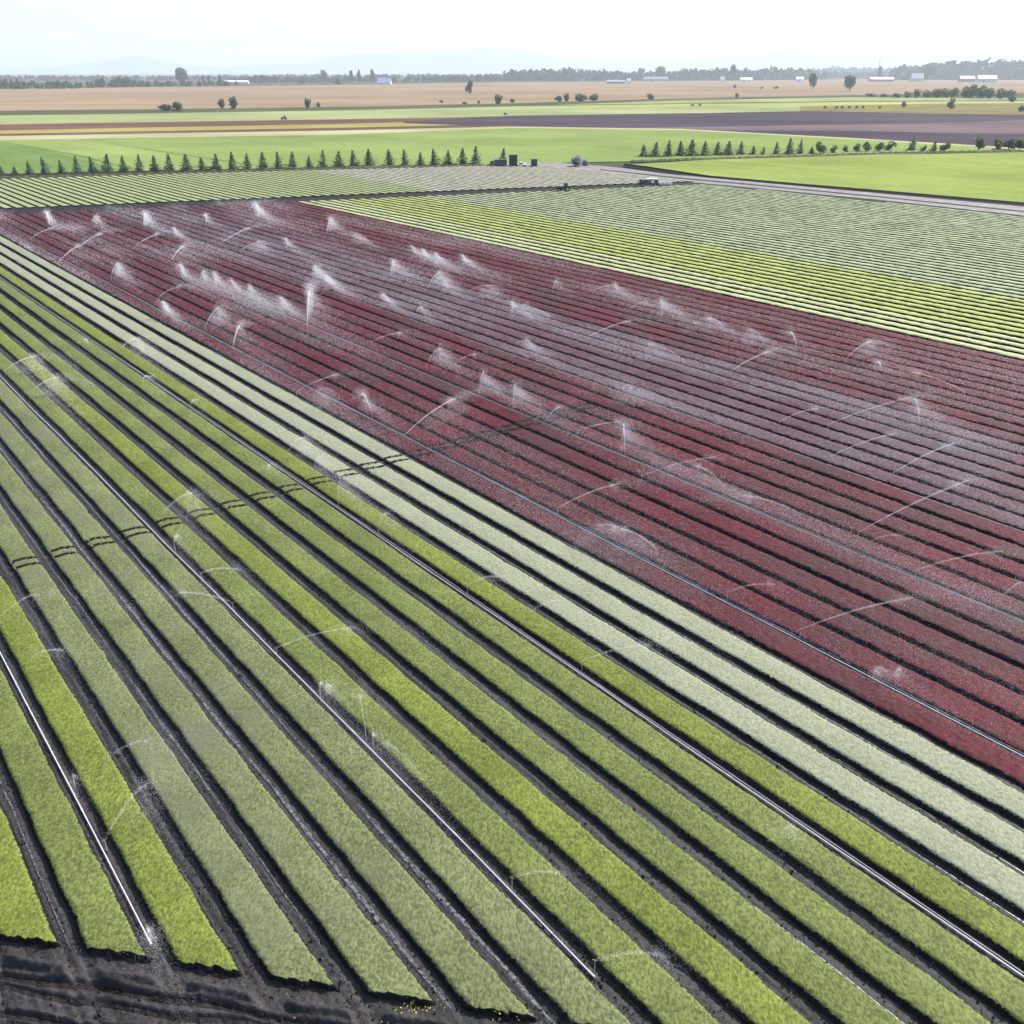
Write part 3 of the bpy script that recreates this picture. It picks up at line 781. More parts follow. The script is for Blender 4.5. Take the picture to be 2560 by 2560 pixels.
# ---------------------------------------------------------------- distant woods, hills, mountains
def woods(name, pts, depth, label, size=2.6, dens=1.0, seed=1):
    """pts: (x, base y, top y) along the wood as seen; a mass of leaf clumps with real depth"""
    rng = np.random.default_rng(seed); C = []; rr = []
    for (x0, b0, t0), (x1, b1, t1) in zip(pts[:-1], pts[1:]):
        s = ppm((b0 + b1) / 2); wid = (x1 - x0) / s
        n = int(wid * 1.0 * dens) + 8
        for _ in range(max(3, int(wid / 5))):                        # one tree top after another
            f = rng.uniform(0, 1); b = b0 + (b1 - b0) * f; t = t0 + (t1 - t0) * f
            p = ground(x0 + (x1 - x0) * f, b, -.4); hh = (b - t) / ppm(b) * rng.uniform(.62, 1.08)
            p = p + np.array((0, rng.uniform(0, depth)))
            m = max(10, int(22 * dens)); d = rng.normal(0, 1, (m, 3)); d /= np.linalg.norm(d, axis=1)[:, None]
            cr = hh * rng.uniform(.30, .46)
            q = np.array((p[0], p[1], hh - cr * 1.1)) + d * np.array((cr, cr, cr * 1.15)) * (rng.uniform(.5, 1, (m, 1)))
            lo = np.stack((p[0] + rng.normal(0, cr * .8, m), p[1] + rng.normal(0, cr * .5, m), rng.uniform(0, hh * .75, m)), 1)
            C += [q, lo]; rr += [np.full(2 * m, hh * .17)]
    C = np.concatenate(C); rr = np.concatenate(rr)
    C[:, 2] = np.maximum(C[:, 2], .5)
    V, Fc = leaf_quads(C, rr, rng)
    tag(mesh_np(name, V, Fc, M['wood']), label, "woods", None, "stuff")
woods("distant_woods", [(-260, 224, 205), (60, 223, 204), (190, 222, 207), (205, 220, 196), (280, 219, 198), (345, 218, 205), (480, 217, 203), (560, 216, 205)], 160, "distant bluish woods on the left skyline", seed=3)
woods("distant_woods", [(560, 208, 194), (640, 208, 192), (760, 207, 195), (860, 206, 193), (1000, 206, 194), (1130, 205, 190), (1260, 204, 186)], 260, "distant bluish woods between the lone tree and the flat wooded rise", seed=4)
woods("distant_woods", [(1255, 203, 183), (1290, 203, 176), (1420, 202, 175), (1500, 202, 178), (1640, 201, 183)], 260, "flat-topped wooded rise at mid skyline", seed=5, dens=1.2)
woods("distant_woods", [(1640, 201, 180), (1760, 201, 174), (1850, 201, 176), (1960, 200, 172), (2060, 199, 175)], 260, "distant woods behind the pale barns right of centre", seed=6)
woods("distant_woods", [(2040, 193, 177), (2110, 192, 169), (2200, 192, 173), (2270, 193, 172)], 300, "thin bluish woods behind the thin mast", seed=7)
woods("distant_woods", [(2265, 201, 177), (2300, 200, 165), (2420, 200, 160), (2560, 200, 157), (2900, 200, 153)], 300, "tall dark woods behind the white farm at right", seed=8, dens=1.2)

woods("distant_woods", [(-500, 203, 189), (300, 202, 190), (560, 201, 188), (1000, 200, 187), (1300, 199, 186), (1700, 198, 182), (2100, 197, 180), (2300, 196, 180), (3000, 196, 176)], 500, "thin continuous far belt of trees along the whole skyline", seed=12, dens=.7)

def ridge(name, pts, D, depth, mat, zb=-.45):
    """mountain range: crest heights from the skyline at distance D, with a real foot in front of and behind the crest"""
    pts = sorted(pts); xs = np.linspace(pts[0][0], pts[-1][0], 220)
    ys = np.interp(xs, [p[0] for p in pts], [p[1] for p in pts]) + np.convolve(RNG.normal(0, .55, 226), np.ones(7) / 3.2, 'valid')
    V, Fc = [], []
    for x, y in zip(xs, ys):
        v = (y - 1280) / F; el = -(ST + CT * v) / (CT - ST * v)
        X = (x - 1280) / F / (CT - ST * v) * D
        z = H + el * D
        for q, f in ((-1, 0), (-.55, .35), (-.2, .8), (0, 1), (.3, .7), (1, 0)):
            V.append((X * (1 + q * depth / D), D + q * depth + RNG.normal(0, depth * .03), zb + (z - zb) * f * (1 + (RNG.normal(0, .05) if 0 < f < 1 else 0))))
    n = len(xs)
    for i in range(n - 1):
        for j in range(5): Fc.append((6 * i + j, 6 * i + 6 + j, 6 * i + 7 + j, 6 * i + 1 + j))
    tag(mesh_np(name, np.array(V), np.array(Fc), mat, smooth=True), kind="structure")
M['mount'] = plain_mat('mountain_forest', (.05, .07, .055), .9, .1, .3, .002)
ridge("mountain", [(-700, 178), (-200, 172), (0, 170), (146, 166), (225, 155), (300, 142), (331, 138), (360, 140), (411, 152), (470, 163), (560, 166), (742, 159), (800, 146), (875, 136), (990, 132), (1060, 133), (1110, 128), (1192, 120), (1230, 118), (1275, 122), (1338, 132), (1404, 144), (1497, 150), (1600, 152), (1722, 148), (1850, 138), (1921, 130), (2060, 132), (2250, 136), (2400, 131), (2560, 127), (3200, 124)], 22000, 2000, M['mount'])

# ---------------------------------------------------------------- far buildings
def barn(x, y, wpx, hpx, depth, wall, roof, label, name="barn", cat="barn", ridge_frac=.45):
    p = ground(x, y, -.36); s = ppm(y); w, h = wpx / s, hpx / s
    e = empty(name, (p[0], p[1] + depth / 2, -.36)); wh = h * (1 - ridge_frac)
    mb = MB(); mb.box((0, 0, wh / 2), (w, depth, wh))
    for sx in (-1, 1): mb.add([(sx * w / 2, -depth / 2, wh), (sx * w / 2, depth / 2, wh), (sx * w / 2, 0, h)], [(0, 1, 2)])
    mb.build("wall", wall, e)
    o = .4; k = (h - wh) / (depth / 2)
    MB().add([(-w / 2 - o, -depth / 2 - o, wh - o * k + .05), (w / 2 + o, -depth / 2 - o, wh - o * k + .05), (w / 2 + o, 0, h + .05), (-w / 2 - o, 0, h + .05), (-w / 2 - o, depth / 2 + o, wh - o * k + .05), (w / 2 + o, depth / 2 + o, wh - o * k + .05),
              (-w / 2 - o, -depth / 2 - o, wh - o * k + .3), (w / 2 + o, -depth / 2 - o, wh - o * k + .3), (w / 2 + o, 0, h + .3), (-w / 2 - o, 0, h + .3), (-w / 2 - o, depth / 2 + o, wh - o * k + .3), (w / 2 + o, depth / 2 + o, wh - o * k + .3)],
             [(6, 7, 8, 9), (9, 8, 11, 10), (1, 0, 3, 2), (2, 3, 4, 5), (0, 1, 7, 6), (5, 4, 10, 11), (1, 2, 8, 7), (2, 5, 11, 8), (3, 0, 6, 9), (4, 3, 9, 10)]).build("roof", roof, e)
    MB().box((-w * .2, -depth / 2 - .06, wh * .4), (min(5, w * .2), .1, wh * .8)).build("door", M['barn_dark'], e)
    for fx in (.1, .28): MB().box((w * fx, -depth / 2 - .06, wh * .55), (min(2, w * .08), .1, wh * .3)).build("window", M['glass'], e)
    tag(e, label, cat); return e
barn(590, 209, 62, 7, 14, M['barn_wall'], M['roof'], "long low white barn on the left skyline")
barn(960, 211, 34, 15, 26, M['pale_blue'], M['roof_grey'], "steep blue-roofed shed on the skyline left of centre", ridge_frac=.75)
barn(1640, 203, 62, 10, 16, M['pale_blue'], M['roof_grey'], "long pale blue-grey barn at mid skyline")
barn(1540, 209, 46, 8, 14, M['barn_dark'], M['roof_grey'], "low dark farm building beside a small white shed")
barn(1572, 209, 10, 12, 10, M['white'], M['roof'], "small white shed at the end of the low dark building")
barn(1806, 206, 10, 13, 12, M['white'], M['roof'], "small narrow white house in front of the skyline woods")
barn(1866, 204, 30, 9, 20, M['white'], M['roof'], "low white roofed shed before the right skyline woods")
barn(2000, 204, 18, 11, 20, M['white'], M['roof'], "little white building on the skyline above the tall tree")
barn(2205, 204, 60, 10, 22, M['barn_dark'], M['roof'], "long low barn with bright white roof right of the mast")
barn(2293, 204, 30, 19, 18, M['barn_wall'], M['roof'], "white gabled farmhouse against the broad dark tree", "farmhouse", "house", .6)
barn(2418, 205, 38, 14, 18, M['barn_dark'], M['roof'], "left one of two white-roofed barns before the tall woods")
barn(2468, 206, 48, 16, 22, M['barn_wall'], M['roof'], "larger right one of two white-roofed barns before the tall woods")
p = ground(2191, 203, -.36); s_ = ppm(203)
e = empty("mast", (p[0], p[1], -.36)); hh = 58 / s_
MB().tube((0, 0, 0), (0, 0, hh), 1.4, .8, 6).build("pole", M['roof_grey'], e)
mb = MB()
for f in (.6, .75, .9): mb.box((0, 0, hh * f), (3.4, 1.2, 1.2))
mb.build("antenna", M['steel'], e)
tag(e, "thin tall mast rising above the right skyline", "mast")

# ---------------------------------------------------------------- farm machines
def wheel(parent, x, y, r, w):
    MB().tube((x, y - w / 2, r), (x, y + w / 2, r), r, n=18).build("wheel", M['rubber'], parent)
    t = [c for c in COL.objects if c.parent == parent and c.name.startswith("wheel")][-1]
    rim = MB().tube((x, y - w / 2 - .03, r), (x, y + w / 2 + .03, r), r * .5, n=12).build("rim", M['steel'], t)

def tractor(x, y, lpx, paint, label, rz=0.0, group=None, z=-.02, cab=True):
    p = ground(x, y, z); k = (lpx / ppm(y)) / 4.4
    e = empty("tractor", (p[0], p[1], z), rz); e.scale = (k, k, k)
    MB().prism([(-2.1, .75), (-2.1, 1.35), (-1.9, 1.55), (-.3, 1.7), (-.2, .7)], -.42, .42).build("hood", paint, e, .05)
    MB().box((0.1, 0, .8), (3.9, .6, .45)).build("chassis", M['black'], e, .03)
    MB().box((.75, 0, 1.35), (1.1, 1.3, .5)).build("seat_platform", paint, e, .05)
    if cab:
        MB().box((.65, 0, 2.0), (1.35, 1.3, 1.0), .9).build("cab", M['glass'], e, .04)
        MB().box((.65, 0, 2.58), (1.55, 1.5, .14)).build("roof", paint, e, .04)
    MB().tube((-1.2, .28, 1.5), (-1.2, .28, 2.5), .06).build("exhaust", M['black'], e)
    for sy in (-.8, .8):
        wheel(e, 1.15, sy, .85, .45); wheel(e, -1.55, sy, .5, .32)
        MB().prism([(.35, 1.45), (.7, 1.78), (1.6, 1.78), (2.0, 1.4), (1.9, 1.35), (1.55, 1.68), (.75, 1.68), (.42, 1.4)], sy - .22, sy + .22).build("fender", paint, e)
    tag(e, label, "tractor", group); return e
tractor(1409, 479, 34, M['black'], "dark tractor driving on the headland beside the grey seedling rows", .05)
tractor(710, 299, 15, M['black'], "tiny dark tractor on the far brown strip", 0, z=-.2)
tractor(1264, 288, 11, M['black'], "tiny dark tractor at the corner of the plum-coloured field", math.pi, z=-.2)
tractor(1731, 265, 9, M['black'], "left one of two tiny tractors on the pale green strip", .1, z=-.2)
tractor(1749, 265, 9, M['black'], "right one of two tiny tractors on the pale green strip", .1, z=-.2)

def wagon(x, y, lpx, label, canopy, paint, z=0.0, rz=0.0):
    p = ground(x, y, z); L = lpx / ppm(y)
    e = empty("wagon", (p[0], p[1], z), rz)
    MB().box((0, 0, 1.0), (L, 2.3, .22)).build("deck", paint, e, .03)
    MB().box((0, 0, .72), (L * .9, .5, .3)).build("frame", M['black'], e)
    for sx in (-.33, -.22, .33):
        for sy in (-.95, .95): wheel(e, sx * L, sy, .5, .3)
    MB().tube((-L / 2, 0, .75), (-L / 2 - 1.4, 0, .5), .07).build("drawbar", M['black'], e)
    if canopy:
        for sx in (-.46, 0, .46):
            for sy in (-1.1, 1.1): MB().tube((sx * L, sy, 1.1), (sx * L, sy, 2.35), .05).build("post", M['white'], e)
        MB().prism([(-L * .08, 2.35), (L * .40, 2.35), (L * .40, 2.42), (L * .15, 2.58), (-L * .08, 2.42)], -1.3, 1.3).build("canopy", M['pale_blue'], e)
    else:
        MB().box((-L / 2 + .1, 0, 1.6), (.12, 2.2, 1.0)).build("headboard", paint, e)
    tag(e, label, "wagon"); return e, p, L
e, p, L = wagon(1620, 466, 52, "navy harvest wagon with a pale canopy at the end of the headland", True, M['navy'])
def crate(x, y, z, d, mat, label, group):
    e = empty("crate", (x, y, z)); a, b, c = d
    mb = MB(); t = .06
    for q in (-1, 1):
        for j in range(3):
            mb.box((0, q * (b / 2 - t / 2), c * (.18 + .32 * j)), (a, t, c * .24)); mb.box((q * (a / 2 - t / 2), 0, c * (.18 + .32 * j)), (t, b - 2 * t, c * .24))
    mb.build("side", mat, e); MB().box((0, 0, .04), (a - .02, b - .02, .07)).build("base", mat, e)
    tag(e, label, "crate", group); return e
for i in range(5):
    crate(p[0] - L * .38 + i * L * .19, p[1] - .1, 1.115, (1.1, 1.7, 1.0), M['navy'] if i != 3 else M['white'], f"{'navy' if i != 3 else 'white'} crate, {nth(i + 1)} from the left under the harvest wagon canopy", "crates on the harvest wagon")
p2 = ground(1655, 462)
for i in range(3):
    crate(p2[0] + 1.4 * i, p2[1] + 1, 0, (1.25, 1.25, .95), M['white'], f"white field crate on the ground right of the wagon, {nth(i + 1)} from the wagon", "white field crates on the ground")
def truck(x, y, lpx, hpx, label):
    p = ground(x, y); s = ppm(y); L, h = lpx / s, hpx / s
    e = empty("box_truck", (p[0], p[1], 0), .04)
    MB().box((L * .12, 0, h * .56), (L * .74, 2.3, h * .8)).build("cargo_box", M['navy'], e, .06)
    MB().prism([(-L / 2, .5), (-L / 2, h * .45), (-L * .44, h * .8), (-L * .27, h * .8), (-L * .27, .5)], -1.05, 1.05).build("cab", M['navy'], e, .06)
    MB().prism([(-L * .485, h * .5), (-L * .435, h * .76), (-L * .40, h * .76), (-L * .40, h * .5)], -1.07, 1.07).build("window", M['glass'], e)
    MB().box((0, 0, .55), (L * .96, .8, .25)).build("chassis", M['black'], e)
    for sx in (-.36, .22, .36):
        for sy in (-.95, .95): wheel(e, sx * L, sy, .48, .3)
    tag(e, label, "truck")
truck(1246, 416, 42, 17, "dark navy box truck parked in front of the lone spruce")

def pickup(x, y, lpx, label, paint, rz=0.0):
    p = ground(x, y); k = (lpx / ppm(y)) / 5.2
    e = empty("pickup_truck", (p[0], p[1], 0), rz); e.scale = (k,) * 3
    MB().prism([(-2.6, .45), (-2.6, 1.0), (-1.3, 1.12), (-1.1, 1.12), (2.6, 1.05), (2.6, .45)], -.9, .9).build("body", paint, e, .06)
    MB().prism([(-1.2, 1.1), (-.6, 1.75), (.6, 1.78), (.8, 1.1)], -.8, .8).build("cab", M['glass'], e, .05)
    MB().box((0, 0, 1.8), (1.2, 1.5, .06)).build("roof", paint, e, .02)
    for sx in (-1.6, 1.6):
        for sy in (-.8, .8): wheel(e, sx, sy, .4, .25)
    tag(e, label, "pickup truck"); return e
pickup(1303, 416, 28, "white pickup truck parked between dark tank trailer and green cabin", M['white'])

def cabin(x, y, wpx, hpx, label, paint, name, cat):
    p = ground(x, y); s = ppm(y); w, h = wpx / s, hpx / s
    e = empty(name, (p[0], p[1], 0), .05)
    MB().box((0, 0, h * .5 + .1), (w, 2.2, h - .25)).build("body", paint, e, .06)
    MB().box((0, 0, h), (w * 1.1, 2.45, .14)).build("roof", M['black'] if paint is not M['green_paint'] else M['green_paint'], e, .03)
    MB().box((-w * .15, -1.12, h * .42), (w * .4, .06, h * .6)).build("door", M['black'], e)
    for sx in (-.3, .3):
        for sy in (-1, 1): wheel(e, sx * w, sy, .35, .25)
    tag(e, label, cat)
cabin(1283, 416, 20, 27, "tall dark tank trailer standing next to the lone spruce", M['black'], "trailer", "trailer")
cabin(1335, 417, 15, 18, "small dark green cabin trailer at the end of the windbreak row", M['green_paint'], "cabin_trailer", "trailer")

for i, x in enumerate((2062, 2091, 2105, 2123, 2141, 2157, 2199)):
    q = ground(x, 271, -.2); s = ppm(271)
    crate(q[0], q[1], -.2, (5 / s * 1.2, 2, 7 / s * .8), M['black'], f"dark field bin, {nth(i + 1)} from the left in a far row above the plum field", "dark field bins in a far row")

# ---------------------------------------------------------------- irrigation pipes
def pipe(k, off, r, s0, s1, label, seed):
    rg = np.random.default_rng(seed); n = int((s1 - s0) / 2.0) + 2
    ss = np.linspace(s0, s1, n); tt = tk(k) + off + np.interp(np.arange(n), np.arange(0, n + 5, 5), rg.normal(0, .035, len(np.arange(0, n + 5, 5))))
    zz = .05 + r + rg.normal(0, .008, n); b0 = U * ss[0] + N * tt[0]
    V, Fc = [], []
    for a, t, z in zip(ss, tt, zz):
        c = U * a + N * t - b0
        for j in range(7):
            th = 2 * math.pi * j / 7; V.append((c[0] + N[0] * r * math.cos(th), c[1] + N[1] * r * math.cos(th), z + r * math.sin(th)))
    for i in range(n - 1):
        for j in range(7): Fc.append((7 * i + j, 7 * i + (j + 1) % 7, 7 * i + 7 + (j + 1) % 7, 7 * i + 7 + j))
    e = empty("irrigation_pipe", (b0[0], b0[1], 0))
    mesh_np("tube", np.array(V), np.array(Fc), M['alu'], parent=e, smooth=True)
    mb = MB()
    for i in range(0, n - 1, 5):
        c = U * ss[i] + N * tt[i] - b0; d = U * .16
        mb.tube((c[0] - d[0], c[1] - d[1], zz[i]), (c[0] + d[0], c[1] + d[1], zz[i]), r * 1.35, n=8)
    mb.build("coupling", M['steel'], e)
    tag(e, label, "irrigation pipe", "aluminium irrigation laterals in the furrows")
def span(k, s_lo=None):
    t = tk(k); s0 = near_end(t) + 1.5 if s_lo is None else s_lo
    r = clip_right(t, s0, far_lo(t) - 1); return r
pname = {1: "nearest the left bottom corner", 6: "through the middle of the green field", 11: "last before the three pale beds", 16: "first inside the red field", 21: "second inside the red field", 26: "third inside the red field", 31: "fourth inside the red field", 36: "fifth inside the red field", 41: "last inside the red field"}
for k in pname:
    lo = {1: st(ground(369, 2361))[0], 6: st(ground(1480, 2440))[0]}.get(k)
    a, b = span(k, lo)
    rr = .036 if k < 11 else (.030 if k < 17 else .024)
    pipe(k, -.10 if k in (1, 6) else -.05, rr, a, b, f"long white aluminium irrigation pipe in a furrow, {pname[k]}", 70 + k)
    if k in (11, 16, 21):
        pipe(k, .20, .013, a, b, f"thinner white hose alongside the irrigation pipe {pname[k]}", 170 + k)

# ---------------------------------------------------------------- sprinklers
_r = MB(); _r.tube((0, 0, 0), (0, 0, .62), .017, n=6); RISER = _r.build("riser", M['alu']).data
_h = MB(); _h.tube((0, 0, .60), (0, 0, .72), .03, .022, 8); _h.tube((0, 0, .70), (.13, 0, .76), .014, .009, 6); _h.box((-.05, 0, .75), (.12, .02, .03)); HEAD = _h.build("sprinkler_head", M['brass']).data
for n_ in ("riser", "sprinkler_head"): bpy.data.objects.remove(bpy.data.objects[n_])
TET = np.array([(1, 1, 1), (1, -1, -1), (-1, 1, -1), (-1, -1, 1)], float) / 1.5

def drops(P, r, rng):
    n = len(P)
    q = rng.normal(0, 1, (n, 4)); q /= np.linalg.norm(q, axis=1)[:, None]
    w, x, y, z = q.T
    Rm = np.stack((1 - 2 * (y * y + z * z), 2 * (x * y - z * w), 2 * (x * z + y * w), 2 * (x * y + z * w), 1 - 2 * (x * x + z * z), 2 * (y * z - x * w), 2 * (x * z - y * w), 2 * (y * z + x * w), 1 - 2 * (x * x + y * y)), -1).reshape(n, 3, 3)
    rr = np.broadcast_to(r, (n,)) * rng.uniform(.6, 1.35, n)
    V = (np.einsum('nij,kj->nki', Rm, TET) * rr[:, None, None] + P[:, None, :]).reshape(-1, 3)
    i = np.arange(n)[:, None] * 4
    Fc = np.concatenate((i + [0, 1, 2], i + [0, 3, 1], i + [0, 2, 3], i + [1, 3, 2]))
    return V, Fc

def jet_points(L, D, style, rng, amt):
    """droplets of one jet: L = horizontal reach to the crest (vector), all relative to the nozzle foot"""
    px = D / 908.0                                     # metres per picture pixel there
    reach = np.linalg.norm(L); d = L / reach; nrm = np.array((-d[1], d[0]))
    zt = style['zt']; z0 = .72
    lp = max(10, reach / px)
    out = []
    def path(tau): return z0 + (zt - z0) * (2 * tau - tau ** 2)
    def put(tau, sw, drop):
        zc = path(tau); w = sw * (.25 + tau)
        n = len(tau)
        lat = rng.normal(0, 1, n) * w; ver = rng.normal(0, 1, n) * w * .7
        z = np.maximum(zc * (1 - drop) + ver, .12 + .1 * rng.uniform(0, 1, n))
        h = reach * tau + rng.normal(0, .1, n)
        return np.stack((d[0] * h + nrm[0] * lat, d[1] * h + nrm[1] * lat, z), 1)
    n1 = int(38 * lp * style.get('core', 1) * amt)
    out.append(put(rng.uniform(0, 1.0, n1) ** .8, max(.05, .5 * px), np.zeros(n1)))
    tmax = 1 + math.sqrt(zt / (zt - z0))
    n2 = int(86 * lp * style.get('tail', 1) * amt)
    out.append(put(.85 + (tmax - .85) * rng.uniform(0, 1, n2) ** 1.7, .30 * style.get('wide', 1), np.zeros(n2)))
    n3 = int(90 * lp * style.get('curt', 0) * amt)
    if n3: out.append(put(.25 + 1.1 * rng.beta(2.2, 1.8, n3), .22 * style.get('wide', 1), rng.uniform(0, 1, n3) ** .8))
    n5 = int(3600 * style.get('drift', 0) * amt)
    if n5:                                             # spray carried off by the breeze, down the rows
        tau = rng.beta(3, 1.6, n5) * 1.15; P = put(tau, .16, rng.uniform(0, .35, n5))
        run = rng.exponential(3.4, n5) * (1 + 2.2 * (rng.uniform(0, 1, n5) < .15)); sp = .10 + .07 * run
        P[:, :2] += -U[None, :] * run[:, None] + rng.normal(0, 1, (n5, 2)) * sp[:, None]
        P[:, 2] = np.maximum(P[:, 2] - .20 * run + rng.normal(0, 1, n5) * sp * .8, .2 + .3 * rng.uniform(0, 1, n5)); out.append(P)
    n4 = int(1600 * style.get('puff', 0) * amt)
    if n4:
        P = rng.normal(0, 1, (n4, 3)) * rng.choice([.16, .30, .75], (n4, 1)) * style.get('wide', 1); P[:, 2] = np.abs(P[:, 2] + .8); P[:, :2] += d * .4; out.append(P)
    return np.concatenate(out), px

STY = {
 'jet': dict(zt=1.9, core=.6, tail=.35, curt=.0, drift=.25),
 'faint': dict(zt=1.8, core=.38, tail=.3),
 'arc': dict(zt=2.2, core=.7, tail=.6, curt=.35, drift=.9),
 'plume': dict(zt=2.7, core=.75, tail=.5, curt=.35, wide=1.3, drift=1.3),
 'fan': dict(zt=2.4, core=.5, tail=.7, curt=1.3, wide=1.6, drift=1.6),
 'puff': dict(zt=1.6, core=.3, tail=.3, puff=.6, drift=.3),
}
# (foot x, y, crest x, y, style, amount), overview pixels (1932 wide)
SP = [
 (95, 428, 88, 400, 'plume', .8), (172, 425, 182, 407, 'arc', .8), (272, 430, 274, 402, 'plume', 1.1), (210, 528, 223, 497, 'plume', .9), (325, 493, 346, 464, 'jet', 1.2), (333, 445, 328, 430, 'arc', .9),
 (390, 424, 388, 405, 'jet', 1), (490, 412, 482, 386, 'plume', 1.6), (455, 476, 492, 456, 'arc', .9), (543, 470, 538, 450, 'arc', .8), (617, 440, 624, 412, 'plume', 1), (700, 462, 668, 440, 'fan', .5),
 (785, 483, 776, 464, 'plume', .7), (806, 488, 796, 472, 'plume', .7), (832, 496, 820, 480, 'plume', .7), (881, 502, 871, 482, 'plume', .9), (738, 518, 742, 492, 'arc', .9), (808, 546, 830, 513, 'plume', 1.1), (834, 552, 838, 530, 'arc', .7), (885, 553, 930, 540, 'fan', .35),
 (318, 592, 306, 570, 'plume', 1.1), (388, 622, 414, 580, 'plume', 1.0), (441, 655, 452, 614, 'jet', 1.3), (350, 527, 340, 500, 'arc', .9), (378, 535, 384, 512, 'arc', .9), (408, 540, 404, 515, 'arc', .9), (466, 562, 468, 540, 'arc', .8), (447, 548, 440, 528, 'arc', .7),
 (541, 583, 528, 562, 'plume', .9), (580, 618, 584, 548, 'plume', 1.3), (590, 522, 596, 502, 'plume', 1), (628, 540, 612, 520, 'plume', 1.2), (733, 573, 722, 556, 'arc', 1), (787, 592, 797, 580, 'jet', 1.0),
 (967, 588, 966, 570, 'arc', .8), (1052, 612, 985, 574, 'fan', .45), (1043, 550, 1050, 530, 'jet', 1.1), (1165, 560, 1160, 536, 'arc', .8), (1249, 598, 1247, 565, 'plume', 1.5), (1120, 553, 1150, 540, 'jet', .7),
 (1366, 622, 1335, 600, 'arc', 1.1), (1440, 645, 1412, 622, 'fan', .5), (1502, 658, 1492, 626, 'jet', 1.2), (1378, 706, 1455, 662, 'jet', 1.0), (1595, 682, 1642, 645, 'arc', 1.1), (1660, 696, 1655, 684, 'jet', 1.4), (1820, 745, 1720, 702, 'faint', 1.6),
 (1010, 668, 990, 642, 'plume', .8), (1290, 685, 1222, 648, 'fan', .55), (806, 693, 832, 658, 'plume', 1.2), (904, 742, 907, 704, 'plume', 1.3), (968, 768, 972, 726, 'plume', 1.6), (1030, 800, 1055, 768, 'jet', 1.1),
 (702, 785, 684, 742, 'arc', 1.3), (640, 752, 600, 735, 'fan', .4), (765, 826, 858, 752, 'arc', 1.0), (1178, 858, 1176, 800, 'plume', 1.6), (1268, 768, 1180, 726, 'fan', .6), (1733, 806, 1726, 752, 'plume', 1.5), (1560, 808, 1718, 750, 'jet', .6), (1470, 802, 1545, 770, 'jet', .7),
 (1565, 868, 1690, 818, 'jet', .7), (1680, 902, 1800, 836, 'jet', .9), (1618, 1012, 1830, 905, 'jet', .8), (1366, 926, 1312, 878, 'arc', .8), (1052, 966, 1170, 912, 'jet', .9), (1210, 905, 1350, 862, 'jet', .6), (1500, 972, 1400, 935, 'faint', 1.4),
 (1728, 1084, 1890, 1040, 'jet', .8), (1372, 1126, 1460, 1103, 'jet', .6), (1510, 1196, 1720, 1128, 'jet', .8), (1240, 1046, 1170, 998, 'arc', 1.2), (1165, 1004, 1128, 992, 'puff', 1.2), (1648, 1274, 1668, 1266, 'puff', 1.2), (1690, 1276, 1700, 1268, 'puff', 1.0),
 (1880, 1144, 1928, 1098, 'jet', .7), (1640, 1030, 1700, 1010, 'faint', .8), (1090, 820, 1172, 796, 'faint', 1.0), (700, 650, 760, 628, 'faint', 1), (560, 745, 640, 706, 'faint', .8), (860, 690, 900, 668, 'faint', .8), (1110, 640, 1190, 605, 'jet', .6), (1190, 585, 1220, 570, 'jet', .6),
 (150, 470, 190, 440, 'faint', 1), (110, 500, 150, 462, 'jet', .7), (255, 468, 300, 440, 'faint', 1), (60, 452, 100, 430, 'faint', 1), (420, 460, 470, 430, 'faint', 1), (300, 565, 340, 540, 'faint', 1),
 (638, 948, 640, 898, 'plume', .8), (592, 893, 605, 862, 'arc', .8), (545, 856, 578, 826, 'arc', .8), (714, 1000, 726, 968, 'jet', 1.1), (330, 1034, 337, 1012, 'jet', 1.1), (306, 980, 362, 930, 'arc', 1.0), (380, 1090, 455, 1076, 'jet', .6),
 (522, 1232, 672, 1184, 'jet', .7), (605, 1316, 607, 1290, 'jet', 1.2), (616, 1306, 626, 1298, 'puff', 1.3), (690, 1385, 678, 1310, 'faint', 1.2), (705, 1408, 706, 1388, 'jet', 1.0), (800, 1482, 726, 1400, 'arc', .55), (966, 1668, 1066, 1650, 'jet', .6), (1122, 1824, 1256, 1803, 'jet', .6),
 (140, 1476, 146, 1470, 'puff', .4), (200, 1596, 280, 1476, 'arc', .6), (282, 1768, 284, 1762, 'puff', 1.2), (1500, 1578, 1484, 1562, 'puff', .9), (505, 886, 522, 880, 'puff', .5), (1098, 1257, 1228, 1216, 'faint', 1.2), (882, 1114, 940, 1088, 'faint', 1.2), (1000, 1166, 1050, 1134, 'faint', 1.2),
 (10, 706, 68, 672, 'arc', .9), (56, 750, 108, 712, 'arc', 1.0), (0, 1176, 70, 1120, 'jet', .5), (200, 1444, 285, 1396, 'jet', .5), (440, 1146, 335, 1118, 'faint', 1.5), (232, 660, 262, 640, 'arc', .7), (270, 720, 285, 712, 'faint', .8), (168, 655, 160, 640, 'faint', 1), (360, 770, 372, 755, 'faint', 1), (60, 1250, 120, 1228, 'faint', 1),
]
info = []
for fx, fy, cx, cy, sty, amt in SP:
    q = 2560 / 1932
    a = ground(fx * q, fy * q, .3)
    kk = (N @ a - T0) / WB
    info.append(((kk - 1) / 5, float(U @ a)))
order = {}
for i, (lat, s) in enumerate(info): order.setdefault(int(round(lat)), []).append((s, i))
place = {}
for L, lst in order.items():
    for n, (s, i) in enumerate(sorted(lst)): place[i] = (L, n + 1, len(lst))
look = {'jet': "thin straight jet", 'faint': "faint thin jet", 'arc': "curved drifting jet", 'plume': "bright upright plume", 'fan': "wide drifting fan", 'puff': "small round puff"}
